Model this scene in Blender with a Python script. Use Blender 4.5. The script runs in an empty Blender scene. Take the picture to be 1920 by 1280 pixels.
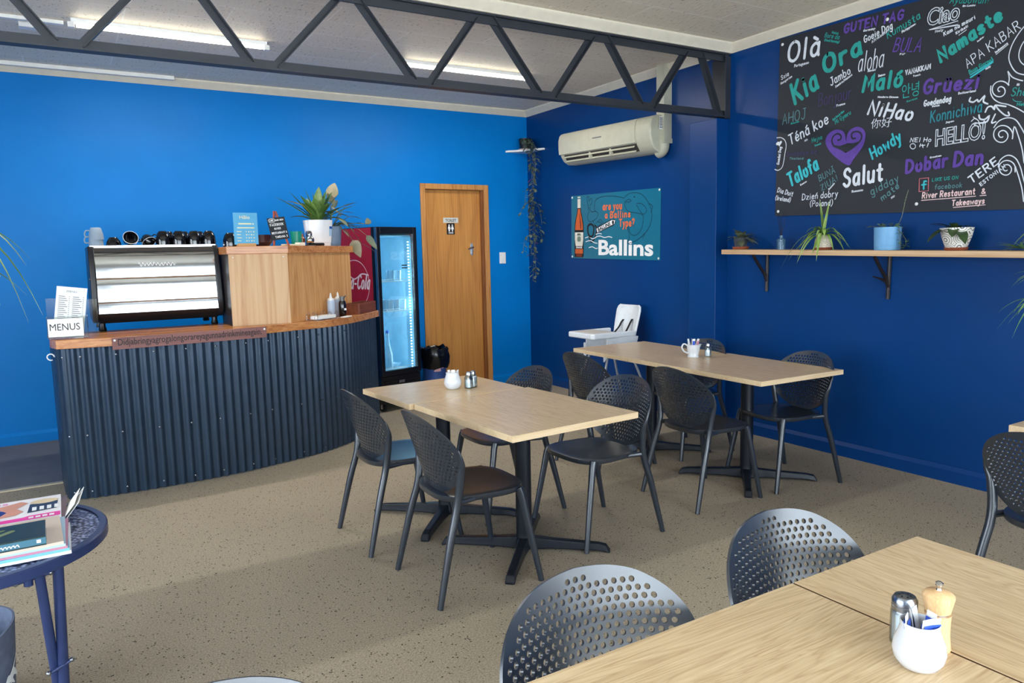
import bpy, bmesh, math, random
from mathutils import Vector, Matrix, Euler, noise as mnoise
from mathutils.geometry import delaunay_2d_cdt
S = bpy.context.scene
COL = S.collection
PI = math.pi
R = math.radians
random.seed(7)

# ---------------------------------------------------------------- camera, sky, daylight, exposure
cam_d = bpy.data.cameras.new('camera')
cam = bpy.data.objects.new('camera', cam_d)
COL.objects.link(cam)
cam.location = (-4.77374, -7.46337, 1.52264)
cam.rotation_euler = (1.4519684, 0.0228505, -0.5462121)
cam_d.sensor_width = 36.0
cam_d.lens = 1393.74 / 1920 * 36
cam_d.clip_start = 0.02
S.camera = cam
S.view_settings.view_transform = 'Standard'
S.view_settings.look = 'None'
S.view_settings.gamma = 1.0
S.view_settings.use_curve_mapping = False
S.view_settings.exposure = 0.93

world = bpy.data.worlds.new('sky')
S.world = world
world.use_nodes = True
wn = world.node_tree
wn.nodes.clear()
wo = wn.nodes.new('ShaderNodeOutputWorld')
wb = wn.nodes.new('ShaderNodeBackground')
wt = wn.nodes.new('ShaderNodeTexCoord')
ws = wn.nodes.new('ShaderNodeSeparateXYZ')
wr = wn.nodes.new('ShaderNodeValToRGB')
wr.color_ramp.elements[0].position = 0.48
wr.color_ramp.elements[0].color = (0.30, 0.29, 0.27, 1)
wr.color_ramp.elements[1].position = 0.52
wr.color_ramp.elements[1].color = (0.85, 0.93, 1.0, 1)
e = wr.color_ramp.elements.new(0.85); e.color = (0.35, 0.58, 1.0, 1)
wm = wn.nodes.new('ShaderNodeMath'); wm.operation = 'MULTIPLY_ADD'
wm.inputs[1].default_value = 0.5; wm.inputs[2].default_value = 0.5
wn.links.new(wt.outputs['Generated'], ws.inputs[0])
wn.links.new(ws.outputs['Z'], wm.inputs[0])
wn.links.new(wm.outputs[0], wr.inputs[0])
wn.links.new(wr.outputs[0], wb.inputs[0])
wb.inputs[1].default_value = 1.6
wn.links.new(wb.outputs[0], wo.inputs[0])

def area(name, loc, rot, sx, sy, power, col):
    l = bpy.data.lights.new(name, 'AREA')
    l.shape = 'RECTANGLE'; l.size = sx; l.size_y = sy; l.energy = power; l.color = col
    o = bpy.data.objects.new(name, l); COL.objects.link(o)
    o.location = loc; o.rotation_euler = rot
    return o
# daylight pouring in through the street windows behind the viewer
area('window_daylight', (-4.2, -11.6, 1.9), (R(90), 0, 0), 11.0, 4.2, 900, (0.87, 0.94, 1.0))
area('side_window_daylight', (-8.95, -5.6, 1.75), (R(90), 0, R(-90)), 5.4, 2.2, 180, (0.90, 0.95, 1.0))

# midday sun on the pavement outside, which throws light back up to the ceiling
sun_d = bpy.data.lights.new('sun', 'SUN'); sun_d.energy = 9.0; sun_d.angle = R(1.0); sun_d.color = (1.0, .95, .86)
sun = bpy.data.objects.new('sun', sun_d); COL.objects.link(sun)
sun.rotation_euler = (R(-10), R(6), 0)

# ---------------------------------------------------------------- helpers
class MB:
    """collects shapes that become ONE mesh object"""
    def __init__(s):
        s.v = []; s.f = []; s.m = []; s.mi = 0
    def add(s, vs, fs, M=None):
        o = len(s.v)
        for p in vs:
            p = Vector(p)
            s.v.append(M @ p if M is not None else p)
        for q in fs:
            s.f.append([i + o for i in q]); s.m.append(s.mi)
        return s
    def box(s, lo, hi, M=None):
        x0, y0, z0 = lo; x1, y1, z1 = hi
        return s.add([(x0,y0,z0),(x1,y0,z0),(x1,y1,z0),(x0,y1,z0),(x0,y0,z1),(x1,y0,z1),(x1,y1,z1),(x0,y1,z1)],
              [(0,3,2,1),(4,5,6,7),(0,1,5,4),(1,2,6,5),(2,3,7,6),(3,0,4,7)], M)
    def tube(s, pts, r, n=10, cap=True, flat=None):
        pts = [Vector(p) for p in pts]; k = len(pts)
        rs = r if isinstance(r, (list, tuple)) else [r]*k
        vs = []; fs = []
        up = None
        for i, p in enumerate(pts):
            t = (pts[min(i+1,k-1)] - pts[max(i-1,0)])
            t = t.normalized() if t.length > 1e-9 else Vector((0,0,1))
            if up is None:
                up = Vector((0,0,1)) if abs(t.z) < .9 else Vector((1,0,0))
            a = t.cross(up)
            a = a.normalized() if a.length > 1e-6 else t.orthogonal().normalized()
            b = a.cross(t).normalized(); up = b
            for j in range(n):
                c = 2*PI*j/n
                vs.append(p + (a*math.cos(c) + b*math.sin(c)*(flat or 1))*rs[i])
        for i in range(k-1):
            for j in range(n):
                fs.append((i*n+j, i*n+(j+1)%n, (i+1)*n+(j+1)%n, (i+1)*n+j))
        if cap:
            fs.append(tuple(range(n))[::-1]); fs.append(tuple((k-1)*n+j for j in range(n)))
        return s.add(vs, fs)
    def lathe(s, prof, n=24, M=None, sq=None, cap=True):
        """prof: (radius, z) from bottom to top; sq squares the section (superellipse exponent)"""
        vs = []; fs = []
        def rr(a):
            if not sq: return 1.0
            return (abs(math.cos(a))**sq + abs(math.sin(a))**sq) ** (-1.0/sq)
        k = len(prof)
        for r, z in prof:
            for j in range(n):
                a = 2*PI*j/n
                q = r*rr(a)
                vs.append((q*math.cos(a), q*math.sin(a), z))
        for i in range(k-1):
            for j in range(n):
                fs.append((i*n+j, i*n+(j+1)%n, (i+1)*n+(j+1)%n, (i+1)*n+j))
        if cap and prof[0][0] > 1e-5: fs.append(tuple(range(n))[::-1])
        if cap and prof[-1][0] > 1e-5: fs.append(tuple((k-1)*n+j for j in range(n)))
        return s.add(vs, fs, M)
    def prism(s, poly, z0, z1, M=None):
        n = len(poly)
        vs = [(p[0],p[1],z0) for p in poly] + [(p[0],p[1],z1) for p in poly]
        fs = [tuple(range(n))[::-1], tuple(range(n,2*n))] + [(i,(i+1)%n,n+(i+1)%n,n+i) for i in range(n)]
        return s.add(vs, fs, M)
    def ball(s, c, r, n=12, sc=(1,1,1)):
        pr = [(max(1e-6, math.sin(PI*i/8))*r, -math.cos(PI*i/8)*r) for i in range(9)]
        M = Matrix.Translation(c) @ Matrix.Diagonal((sc[0],sc[1],sc[2],1))
        return s.lathe([(p[0] if 0<i<8 else 1e-6, p[1]) for i,p in enumerate(pr)], n, M)
    def leaf(s, base, d, L, w, droop=.3, shape='lance', n=7, fold=.25, side=None, curl=0):
        base = Vector(base); d = Vector(d).normalized()
        pts = []
        for i in range(n+1):
            t = i/n
            pts.append(base + d*L*t*(1-curl*t) + Vector((0,0,-droop*L*t*t)))
        vs = []; fs = []
        for i, p in enumerate(pts):
            t = i/n
            tg = (pts[min(i+1,n)] - pts[max(i-1,0)]).normalized()
            sd = Vector(side) if side else tg.cross(Vector((0,0,1)))
            if sd.length < 1e-3: sd = tg.cross(Vector((.3,1,0)))
            sd = (sd - tg*sd.dot(tg)).normalized()
            nr = sd.cross(tg).normalized()
            if shape == 'lance': ww = math.sin(PI*min(1,t*.93+.07))**.75
            elif shape == 'strap': ww = (min(1,t*5+.45))*(1 - t**2.2)
            elif shape == 'heart': ww = math.sin(PI*t**.62)**.8 if 0 < t < 1 else 0
            else: ww = math.sin(PI*min(1,t*.97+.03))**.6
            if i == n: ww = .02
            h = w*.5*max(ww, .02)
            vs += [p - sd*h + nr*h*fold, p - nr*0.0, p + sd*h + nr*h*fold]
        for i in range(n):
            for j in range(2):
                a = i*3+j
                fs.append((a, a+1, a+4, a+3))
        return s.add(vs, fs)
    def mesh(s, name):
        me = bpy.data.meshes.new(name)
        me.from_pydata([tuple(p) for p in s.v], [], s.f)
        me.polygons.foreach_set('material_index', s.m)
        return me
    def build(s, name, mats, parent=None, smooth=35, bev=0, seg=2, fix=True):
        me = s.mesh(name)
        for m in (mats if isinstance(mats, (list, tuple)) else [mats]): me.materials.append(m)
        if fix:
            bm = bmesh.new(); bm.from_mesh(me)
            bmesh.ops.recalc_face_normals(bm, faces=bm.faces)
            bm.to_mesh(me); bm.free()
        if smooth:
            me.shade_smooth()
            me.set_sharp_from_angle(angle=R(smooth))
        o = bpy.data.objects.new(name, me); COL.objects.link(o)
        if parent: o.parent = parent
        if bev:
            b = o.modifiers.new('bevel', 'BEVEL'); b.width = bev; b.segments = seg; b.limit_method = 'ANGLE'; b.angle_limit = R(40)
        return o

def tag(o, label, cat, group=None, kind=None):
    o['label'] = label; o['category'] = cat
    if group: o['group'] = group
    if kind: o['kind'] = kind
    return o
def thing(name, label, cat, loc=(0,0,0), rz=0, group=None, rot=None):
    o = bpy.data.objects.new(name, None); COL.objects.link(o)
    o.empty_display_size = .1
    o.location = loc; o.rotation_euler = rot if rot else (0,0,rz)
    return tag(o, label, cat, group)
def struct(o):
    o['kind'] = 'structure'; return o
def place(o, loc, rz=0):
    o.location = loc; o.rotation_euler = (0,0,rz); return o
def copy_thing(o, loc, rz=None, label=None, parent=None):
    c = o.copy(); COL.objects.link(c)
    if parent is not None: c.parent = parent
    else:
        c.location = loc
        if rz is not None: c.rotation_euler = (0,0,rz)
        if label: c['label'] = label
    for ch in list(o.children): copy_thing(ch, None, parent=c)
    return c
def smooth_path(P, sub=6, closed=False):
    P = [Vector(p) for p in P]; n = len(P); out = []
    for i in range(n if closed else n-1):
        if closed: p0,p1,p2,p3 = P[(i-1)%n],P[i],P[(i+1)%n],P[(i+2)%n]
        else: p0,p1,p2,p3 = P[max(i-1,0)],P[i],P[i+1],P[min(i+2,n-1)]
        for j in range(sub):
            t = j/sub
            out.append(0.5*((2*p1)+(p2-p0)*t+(2*p0-5*p1+4*p2-p3)*t*t+(3*p1-p0-3*p2+p3)*t**3))
    if not closed: out.append(P[-1])
    return out

# ---- lettering
def font_mesh(mb, txt, M, size=1.0, width=None, bold=0, shear=0, outline=0, extrude=0.0, center=False):
    cu = bpy.data.curves.new('t', 'FONT'); cu.body = txt; cu.size = size; cu.shear = shear
    cu.offset = bold; cu.extrude = extrude; cu.resolution_u = 3
    if outline: cu.fill_mode = 'NONE'; cu.bevel_depth = outline; cu.bevel_resolution = 1
    o = bpy.data.objects.new('t', cu); COL.objects.link(o)
    dg = bpy.context.evaluated_depsgraph_get(); dg.update()
    me = bpy.data.meshes.new_from_object(o.evaluated_get(dg))
    xs = [v.co.x for v in me.vertices] or [0,1]
    x0, x1 = min(xs), max(xs)
    k = width/(x1-x0) if width else 1.0
    off = (x0+x1)/2 if center else x0
    mb.add([((v.co.x-off)*k, v.co.y, v.co.z) for v in me.vertices], [tuple(p.vertices) for p in me.polygons], M)
    bpy.data.objects.remove(o); bpy.data.curves.remove(cu); bpy.data.meshes.remove(me)

GL = {
'A':(7,'0,0 3.5,10 7,0;1.3,3.5 5.7,3.5'),'B':(6,'0,0 0,10;~0,10 4.5,9.6 5.2,7.6 4,5.6 0,5.2;~0,5.2 5,4.8 6,2.6 4.6,.4 0,0'),
'C':(7,'~7,8.3 4.6,10 1.6,8.8 .2,5 1.6,1.2 4.6,0 7,1.7'),'D':(7,'0,0 0,10;~0,10 4,9.4 6.8,6.6 6.6,3 3.8,.5 0,0'),
'E':(6,'6,10 0,10 0,0 6,0;0,5 5,5'),'F':(6,'6,10 0,10 0,0;0,5 5,5'),
'G':(7,'~6.8,8.5 4.4,10 1.4,8.6 .2,5 1.6,1.1 4.4,0 6.8,1.6;6.8,1.6 6.8,4.6 4.2,4.6'),'H':(7,'0,0 0,10;7,0 7,10;0,5 7,5'),
'I':(2,'1,0 1,10'),'J':(6,'~5,10 5,3 4,.5 2,0 .2,1.6;2.4,10 6.4,10'),'K':(6.5,'0,0 0,10;6.3,10 0,4.2;1.8,5.8 6.5,0'),'L':(5.5,'0,10 0,0 5.5,0'),
'M':(8,'0,0 1,10 4,3.4 7,10 8,0'),'N':(7,'0,0 0,10 7,0 7,10'),'O':(7.4,'~3.7,10 1,8.6 0,5 1,1.4 3.7,0 6.4,1.4 7.4,5 6.4,8.6 3.7,10'),
'P':(6,'0,0 0,10;~0,10 5,9.6 6,7.4 4.8,5.2 0,4.7'),'R':(6.5,'0,0 0,10;~0,10 5,9.6 6,7.4 4.8,5.4 0,5;2.8,5 6.5,0'),
'S':(6,'~5.8,8.4 4,10 1.4,9.6 .4,7.6 1.8,5.8 4.4,4.6 5.8,2.8 4.8,.6 2.4,0 .1,1.6'),'T':(7,'0,10 7,10;3.5,10 3.5,0'),
'U':(6.6,'~0,10 0,3.6 1.2,.8 3.3,0 5.4,.8 6.6,3.6 6.6,10'),'V':(6.5,'0,10 3.2,0 6.5,10'),'W':(9,'0,10 2.3,0 4.5,7 6.7,0 9,10'),'Z':(6,'0,10 6,10 0,0 6,0'),
'a':(5.4,'~5,5 3,6.2 .8,5 .1,3 .8,.8 2.6,0 4.4,1.2 5,3.2;5,6.2 5,1 5.4,0'),'b':(5.4,'0,10 0,0;~0,4.4 2.2,6 4.5,5.2 5.2,3 4.4,.7 2.3,0 0,1.4'),
'c':(4.8,'~4.8,5 2.8,6.1 .7,5 .1,3 .8,.9 2.8,0 4.8,1.1'),'d':(5.4,'5.2,10 5.2,0;~5.2,4.4 3,6.1 .8,5 .1,3 .8,.8 2.8,0 5.2,1.6'),
'e':(5.2,'~.2,3.2 5,3.5 4.4,5.4 2.7,6.1 .9,5.2 .1,3 .9,.8 2.8,0 5,1.1'),'f':(4,'~4.2,9.3 2.8,10 1.6,8.6 1.6,5 1.6,0;0,5.8 3.6,5.8'),
'g':(5.4,'~5,5 3,6.2 .8,5 .1,3 .8,.8 2.6,0 4.4,1.2 5,3.2;~5,6.2 5,-1 4.4,-3.4 2.2,-4 .3,-2.8'),'h':(5,'0,10 0,0;~0,4 2,6 4,5.6 4.8,3.6 4.8,0'),
'i':(1.6,'.8,6 .8,0;.8,8.2 .8,8.5'),'j':(2.6,'~2,6 2,-2 1.2,-3.8 -.6,-3.6;2,8.2 2,8.5'),'k':(5,'0,10 0,0;4.8,6 0,2.4;1.4,3.4 5,0'),'l':(1.6,'.8,10 .8,0'),
'm':(8,'0,6 0,0;~0,4 1.6,6 3.2,5.6 3.8,3.6 3.8,0;~3.8,4 5.6,6 7.2,5.6 7.8,3.6 7.8,0'),'n':(5,'0,6 0,0;~0,4 2,6 4,5.6 4.8,3.6 4.8,0'),
'o':(5.4,'~2.7,6.1 .8,5.2 .1,3 .8,.8 2.7,0 4.6,.8 5.3,3 4.6,5.2 2.7,6.1'),'p':(5.4,'0,6 0,-4;~0,4.4 2.2,6 4.5,5.2 5.2,3 4.4,.7 2.3,0 0,1.4'),
'r':(3.8,'0,6 0,0;~0,3.8 1.4,5.7 3.8,5.8'),'s':(4.4,'~4.2,5.2 2.4,6.1 .6,5.2 .8,3.8 3.6,2.6 4.2,1.2 2.4,0 .1,.9'),'t':(4,'~1.8,9 1.8,1.6 2.6,.1 4,.4;0,6 3.8,6'),
'u':(5,'~0,6 .1,1.8 1.2,.2 3,.2 4.8,2;4.8,6 4.8,0'),'v':(5,'0,6 2.5,0 5,6'),'w':(7.4,'0,6 1.9,0 3.7,4.8 5.5,0 7.4,6'),'x':(5,'0,6 5,0;0,0 5,6'),
'y':(5,'0,6 2.6,.4;~5,6 2.4,-.6 1.4,-3.2 -.4,-4'),'z':(4.8,'0,6 4.8,6 0,0 4.8,0'),
'&':(6.5,'~6,3 4,.4 1.6,.1 .2,1.8 1.2,4 3.8,6.8 3.4,9.4 1.6,9.4 1.2,7.4 3,4.2 6.4,0'),'!':(2,'1,10 1,3.2;1,.4 1,.7'),'?':(5,'~0,8 1,9.8 3.4,9.8 4.8,7.8 3.2,5.2 2.3,3;2.3,.3 2.3,.6'),
':':(1.6,'.8,4.4 .8,4.7;.8,.6 .8,.9'),'(':(3,'~3,11 .8,7.8 .5,3 2.8,-1.5'),')':(3,'~0,11 2.2,7.8 2.5,3 .2,-1.5'),'/':(4,'0,-1 4,10'),'-':(4,'.4,3.4 3.6,3.4'),'.':(1.6,'.8,0 .8,.4'),
}
ACC = {'à':('a','1.4,9.2 3.8,7.8'),'ó':('o','1.6,7.6 4,9'),'é':('e','1.6,7.6 4,9.2'),'á':('a','1.6,7.6 4,9.2'),'ü':('u','1,8.4 1.3,8.6;3.6,8.4 3.9,8.6'),'ń':('n','1.6,7.6 3.8,9.2'),'Ă':('A','~2,12.4 3.5,11.2 5,12.4')}
def glyph(ch):
    extra = ''
    if ch in ACC: ch, extra = ACC[ch]
    if ch not in GL: return 4, []
    w, s = GL[ch]
    if extra: s += ';' + extra
    out = []
    for st in s.split(';'):
        sm = st[0] == '~'
        if sm: st = st[1:]
        P = [Vector((float(a), float(b), 0)) for a, b in (q.split(',') for q in st.split())]
        out.append(smooth_path(P, 4) if sm and len(P) > 2 else P)
    return w, out
def ribbon(mb, P, wt, M, z=0.0):
    """a flat painted stroke with round ends"""
    h = wt/2
    vs = []; fs = []
    P = [Vector((p[0],p[1],0)) for p in P]
    n = len(P)
    for i, p in enumerate(P):
        t = P[min(i+1,n-1)] - P[max(i-1,0)]
        t = t.normalized() if t.length > 1e-9 else Vector((1,0,0))
        q = Vector((-t.y, t.x, 0))
        if 0 < i < n-1:
            a = (P[i]-P[i-1]); 
            if a.length > 1e-9:
                c = abs(q.dot(Vector((-a.normalized().y, a.normalized().x, 0))))
                q = q / max(.6, c)
        vs += [(p.x+q.x*h, p.y+q.y*h, z+i*8e-6), (p.x-q.x*h, p.y-q.y*h, z+i*8e-6)]
    for i in range(n-1): fs.append((2*i, 2*i+1, 2*i+3, 2*i+2))
    mb.add(vs, fs, M)
    for p in (P[0], P[-1]):
        mb.add([(p.x+h*math.cos(a*PI/4), p.y+h*math.sin(a*PI/4), z+.00015) for a in range(8)], [tuple(range(8))], M)
def hand(mb, txt, M, width, height, wt, z=0.0, slant=0.0):
    gap = 2.2 + .9*10*wt/height
    """hand-drawn words along local +x, starting at the origin"""
    x = 0; strokes = []
    for ch in txt:
        if ch == ' ': x += 4.5; continue
        w, st = glyph(ch)
        for s in st: strokes.append([(p.x+x, p.y) for p in s])
        x += w + gap
    x -= gap
    kx = (width - wt)/max(x, 1); ky = (height - wt)/10
    for i, s in enumerate(strokes):
        ribbon(mb, [(wt/2 + px*kx + slant*py*ky, wt/2 + py*ky) for px, py in s], wt, M, z+i*.00025)

# ---- materials
def nt(name):
    m = bpy.data.materials.new(name); m.use_nodes = True
    n = m.node_tree; b = n.nodes['Principled BSDF']
    return m, n, b
def lin(c):
    return tuple(((x/255)/12.92 if x/255 <= .04045 else ((x/255+.055)/1.055)**2.4) for x in c) + (1,)
def coords(n, scale=(1,1,1), kind='Object', rot=(0,0,0)):
    t = n.nodes.new('ShaderNodeTexCoord'); m = n.nodes.new('ShaderNodeMapping')
    m.inputs['Scale'].default_value = scale; m.inputs['Rotation'].default_value = rot
    n.links.new(t.outputs[kind], m.inputs[0]); return m.outputs[0]
def noise(n, vec, scale, detail=3, rough=.55, dist=0):
    t = n.nodes.new('ShaderNodeTexNoise'); t.inputs['Scale'].default_value = scale
    t.inputs['Detail'].default_value = detail; t.inputs['Roughness'].default_value = rough; t.inputs['Distortion'].default_value = dist
    n.links.new(vec, t.inputs['Vector']); return t.outputs['Fac']
def ramp(n, fac, stops):
    r = n.nodes.new('ShaderNodeValToRGB'); el = r.color_ramp.elements
    el[0].position, el[0].color = stops[0]; el[1].position, el[1].color = stops[-1]
    for p, c in stops[1:-1]:
        q = el.new(p); q.color = c
    n.links.new(fac, r.inputs[0]); return r.outputs[0]
def mixc(n, fac, a, b, mode='MIX'):
    x = n.nodes.new('ShaderNodeMix'); x.data_type = 'RGBA'; x.blend_type = mode
    for v, s in ((fac, x.inputs[0]), (a, x.inputs[6]), (b, x.inputs[7])):
        if isinstance(v, (int, float, tuple)): s.default_value = v
        else: n.links.new(v, s)
    return x.outputs[2]
def bump(n, b, h, strength, dist=.002):
    u = n.nodes.new('ShaderNodeBump'); u.inputs['Strength'].default_value = strength; u.inputs['Distance'].default_value = dist
    n.links.new(h, u.inputs['Height']); n.links.new(u.outputs[0], b.inputs['Normal'])
def M(name, c, rough=.5, metal=0, var=.05, vs=14, bp=0, bs=60, coat=0, spec=.5, trans=0, alpha=1, emit=0, ior=1.45, sss=0):
    m, n, b = nt(name)
    L = lin(c); f = noise(n, coords(n), vs, 3)
    lo = tuple(x*(1-var) for x in L[:3]) + (1,); hi = tuple(min(1, x*(1+var)) for x in L[:3]) + (1,)
    n.links.new(ramp(n, f, [(.3, lo), (.7, hi)]), b.inputs['Base Color'])
    b.inputs['Roughness'].default_value = rough; b.inputs['Metallic'].default_value = metal
    b.inputs['Specular IOR Level'].default_value = spec; b.inputs['Coat Weight'].default_value = coat
    b.inputs['Transmission Weight'].default_value = trans; b.inputs['IOR'].default_value = ior; b.inputs['Alpha'].default_value = alpha
    if emit:
        b.inputs['Emission Color'].default_value = L; b.inputs['Emission Strength'].default_value = emit
    if bp: bump(n, b, noise(n, coords(n), bs, 4), bp)
    return m
def wood(name, dark, mid, light, axis='x', s=1.0, rough=.4, ring=1.0, bp=.05, fine=1.0, spec=.5):
    """timber with its grain along one of the thing's own axes"""
    m, n, b = nt(name)
    k = {'x':(.55,6,6),'y':(6,.55,6),'z':(6,6,.55)}[axis]
    v = coords(n, tuple(q*s for q in k))
    big = noise(n, v, 1.3, 3, .5, .6)
    a = n.nodes.new('ShaderNodeMath'); a.operation = 'MULTIPLY_ADD'; a.inputs[1].default_value = 7.0*ring; a.inputs[2].default_value = 0
    n.links.new(big, a.inputs[0])
    fr = n.nodes.new('ShaderNodeMath'); fr.operation = 'PINGPONG'; fr.inputs[1].default_value = .5; n.links.new(a.outputs[0], fr.inputs[0])
    r1 = ramp(n, fr.outputs[0], [(0, lin(dark)), (.16, lin(mid)), (.5, lin(light))])
    v2 = coords(n, tuple(q*s*(1 if q < 1 else 7) for q in k))
    r2 = ramp(n, noise(n, v2, 2.2, 5, .65), [(.32, lin(dark)), (.5, lin(mid)), (.66, lin(light))])
    c = mixc(n, .55*fine, r1, r2)
    n.links.new(c, b.inputs['Base Color'])
    b.inputs['Roughness'].default_value = rough; b.inputs['Specular IOR Level'].default_value = spec
    if bp: bump(n, b, noise(n, v2, 2.2, 5, .65), bp, .001)
    return m
def glass(name, tint=(1,1,1), refl=.12, rough=.02):
    """thin pane: mostly clear, with a mirror sheen"""
    m = bpy.data.materials.new(name); m.use_nodes = True; n = m.node_tree; n.nodes.clear()
    o = n.nodes.new('ShaderNodeOutputMaterial'); t = n.nodes.new('ShaderNodeBsdfTransparent'); g = n.nodes.new('ShaderNodeBsdfGlossy')
    t.inputs[0].default_value = (*tint, 1); g.inputs['Roughness'].default_value = rough
    x = n.nodes.new('ShaderNodeMixShader'); fz = n.nodes.new('ShaderNodeFresnel'); fz.inputs[0].default_value = 1.45
    ad = n.nodes.new('ShaderNodeMath'); ad.operation = 'MULTIPLY_ADD'; ad.inputs[1].default_value = .7; ad.inputs[2].default_value = refl*.1
    n.links.new(fz.outputs[0], ad.inputs[0]); n.links.new(ad.outputs[0], x.inputs[0])
    n.links.new(t.outputs[0], x.inputs[1]); n.links.new(g.outputs[0], x.inputs[2]); n.links.new(x.outputs[0], o.inputs[0])
    return m
# ---------------------------------------------------------------- materials of the place
PB = M('bright_blue_paint', (0, 120, 202), .40, var=.05, vs=1.2, bp=.03, bs=25, spec=.18)
PN = M('navy_paint', (1, 58, 120), .36, var=.06, vs=1.5, bp=.03, bs=25, spec=.3)
CREAM = M('cream_trim_paint', (222, 214, 196), .45)
STEEL = M('charcoal_steel_paint', (44, 48, 56), .45, var=.12, vs=6)
WHITE = M('white_plastic', (232, 233, 232), .3)
IVORY = M('ivory_plastic', (190, 188, 168), .4)
BLACK = M('black_plastic', (16, 17, 20), .28)
GLOSSB = M('black_glaze', (10, 10, 14), .08, coat=.6)
CHROME = M('chrome', (205, 208, 212), .12, 1)
DULLM = M('dull_metal', (150, 154, 160), .3, 1)
GLASSW = glass('window_glass', (.97, .99, 1), .1)
CLEAR = glass('clear_glass', (.93, .97, .98), .5)
ACRYL = glass('clear_acrylic', (.93, .95, .95), .5)
CERAM = M('white_glaze', (214, 217, 222), .12, coat=.4)
PAPER = M('white_paper', (238, 238, 236), .7)
INK = M('black_ink', (30, 30, 34), .6)
WHITEINK = M('white_ink', (240, 240, 240), .55)

def carpet():
    m, n, b = nt('speckled_carpet')
    v = coords(n)
    base = ramp(n, noise(n, v, 150, 4, .7), [(.28, lin((106, 95, 80))), (.46, lin((163, 150, 130))), (.62, lin((187, 174, 153))), (.78, lin((224, 212, 190)))])
    vo = n.nodes.new('ShaderNodeTexVoronoi'); vo.inputs['Scale'].default_value = 62; n.links.new(v, vo.inputs['Vector'])
    sp = ramp(n, vo.outputs['Distance'], [(.16, (1,1,1,1)), (.30, (0,0,0,1))])
    pick = ramp(n, noise(n, v, 31, 2), [(.5, (0,0,0,1)), (.56, (1,1,1,1))])
    c = mixc(n, mixc(n, 1.0, sp, pick, 'MULTIPLY'), base, lin((52, 45, 39)))
    # broadloom lengths laid with the pile running opposite ways
    s = n.nodes.new('ShaderNodeSeparateXYZ'); n.links.new(v, s.inputs[0])
    mr = n.nodes.new('ShaderNodeMapRange'); mr.inputs[1].default_value = -7; mr.inputs[2].default_value = -2; n.links.new(s.outputs['Y'], mr.inputs[0])
    f = lambda y: (y+7)/5
    k = ramp(n, mr.outputs[0], [(0, (1,1,1,1)), (f(-4.80)-.004, (1,1,1,1)), (f(-4.80)+.004, (.80,.80,.82,1)), (f(-3.73)-.004, (.80,.80,.82,1)), (f(-3.73)+.004, (1,1,1,1)), (1, (1,1,1,1))])
    wear = ramp(n, noise(n, v, .9, 3), [(.3, (.9,.9,.9,1)), (.7, (1.04,1.04,1.04,1))])
    c = mixc(n, 1.0, mixc(n, 1.0, c, k, 'MULTIPLY'), wear, 'MULTIPLY')
    n.links.new(c, b.inputs['Base Color']); b.inputs['Roughness'].default_value = .95; b.inputs['Specular IOR Level'].default_value = .15
    bump(n, b, noise(n, v, 260, 3, .7), .5, .004)
    return m
def ceiling_tile():
    m, n, b = nt('fissured_ceiling_tile')
    v = coords(n)
    br = n.nodes.new('ShaderNodeTexBrick'); n.links.new(v, br.inputs['Vector'])
    br.inputs['Scale'].default_value = 1; br.inputs['Brick Width'].default_value = 1.22; br.inputs['Row Height'].default_value = .32
    br.inputs['Mortar Size'].default_value = .006; br.inputs['Mortar Smooth'].default_value = .3
    br.inputs['Color1'].default_value = lin((236, 226, 206)); br.inputs['Color2'].default_value = lin((230, 220, 200)); br.inputs['Mortar'].default_value = lin((246, 240, 226))
    fis = noise(n, coords(n, (60, 22, 30)), 1.0, 3, .6)
    c = mixc(n, ramp(n, fis, [(.60, (0,0,0,1)), (.70, (1,1,1,1))]), br.outputs['Color'], lin((180, 168, 146)))
    n.links.new(c, b.inputs['Base Color']); b.inputs['Roughness'].default_value = .5
    bump(n, b, fis, .6, .006)
    return m
CARPET = carpet(); TILE = ceiling_tile()
VINYL = M('grey_vinyl', (104, 106, 110), .75, var=.12, vs=5)
DOORW = wood('varnished_door_ply', (164, 108, 52), (194, 132, 66), (208, 148, 78), 'z', .9, .32, .5, .02)
FRAMEW = wood('varnished_door_frame', (152, 98, 50), (190, 130, 70), (210, 154, 92), 'z', 2, .35, .4, .02)

H = 3.14
# ---------------------------------------------------------------- room shell
mb = MB(); mb.box((-8.6, -9.6, -.1), (0, 0, 0)); struct(mb.build('floor', CARPET, smooth=0))
mb = MB(); mb.box((-8.5, -1.49, 0), (-2.9, -.022, .004)); o = struct(mb.build('floor_2', VINYL, smooth=0))
mb = MB(); mb.box((-8.5, -1.525, 0), (-4.80, -1.485, .009)); struct(mb.build('trim_1', M('cream_joint_strip', (190, 178, 150), .4), smooth=0))
mb = MB(); mb.box((-8.6, -9.6, H), (0, 0, H+.1)); struct(mb.build('ceiling', TILE, smooth=0))
mb = MB(); mb.box((-8.6, -3.09, 3.073), (0, -3.01, H)); struct(mb.build('trim_8', CREAM, smooth=0))
DX0, DX1, DZ = -1.383, -.543, 2.287
mb = MB()
mb.box((-8.6, 0, 0), (DX0+.05, .14, H)); mb.box((DX1-.05, 0, 0), (0.14, .14, H)); mb.box((DX0+.05, 0, DZ-.05), (DX1-.05, .14, H))
struct(mb.build('wall_back', PB, smooth=0))
mb = MB(); mb.box((0, -9.6, 0), (.14, 0, H)); struct(mb.build('wall_right', PN, smooth=0))
mb = MB(); mb.box((-.135, -3.062, .0), (0, -2.76, 2.565)); struct(mb.build('trim_2', PN, smooth=0, bev=.004))
WX = [(-8.2, -6.3), (-6.15, -4.25), (-4.1, -2.2), (-2.05, -.25)]
mb = MB()
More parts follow.
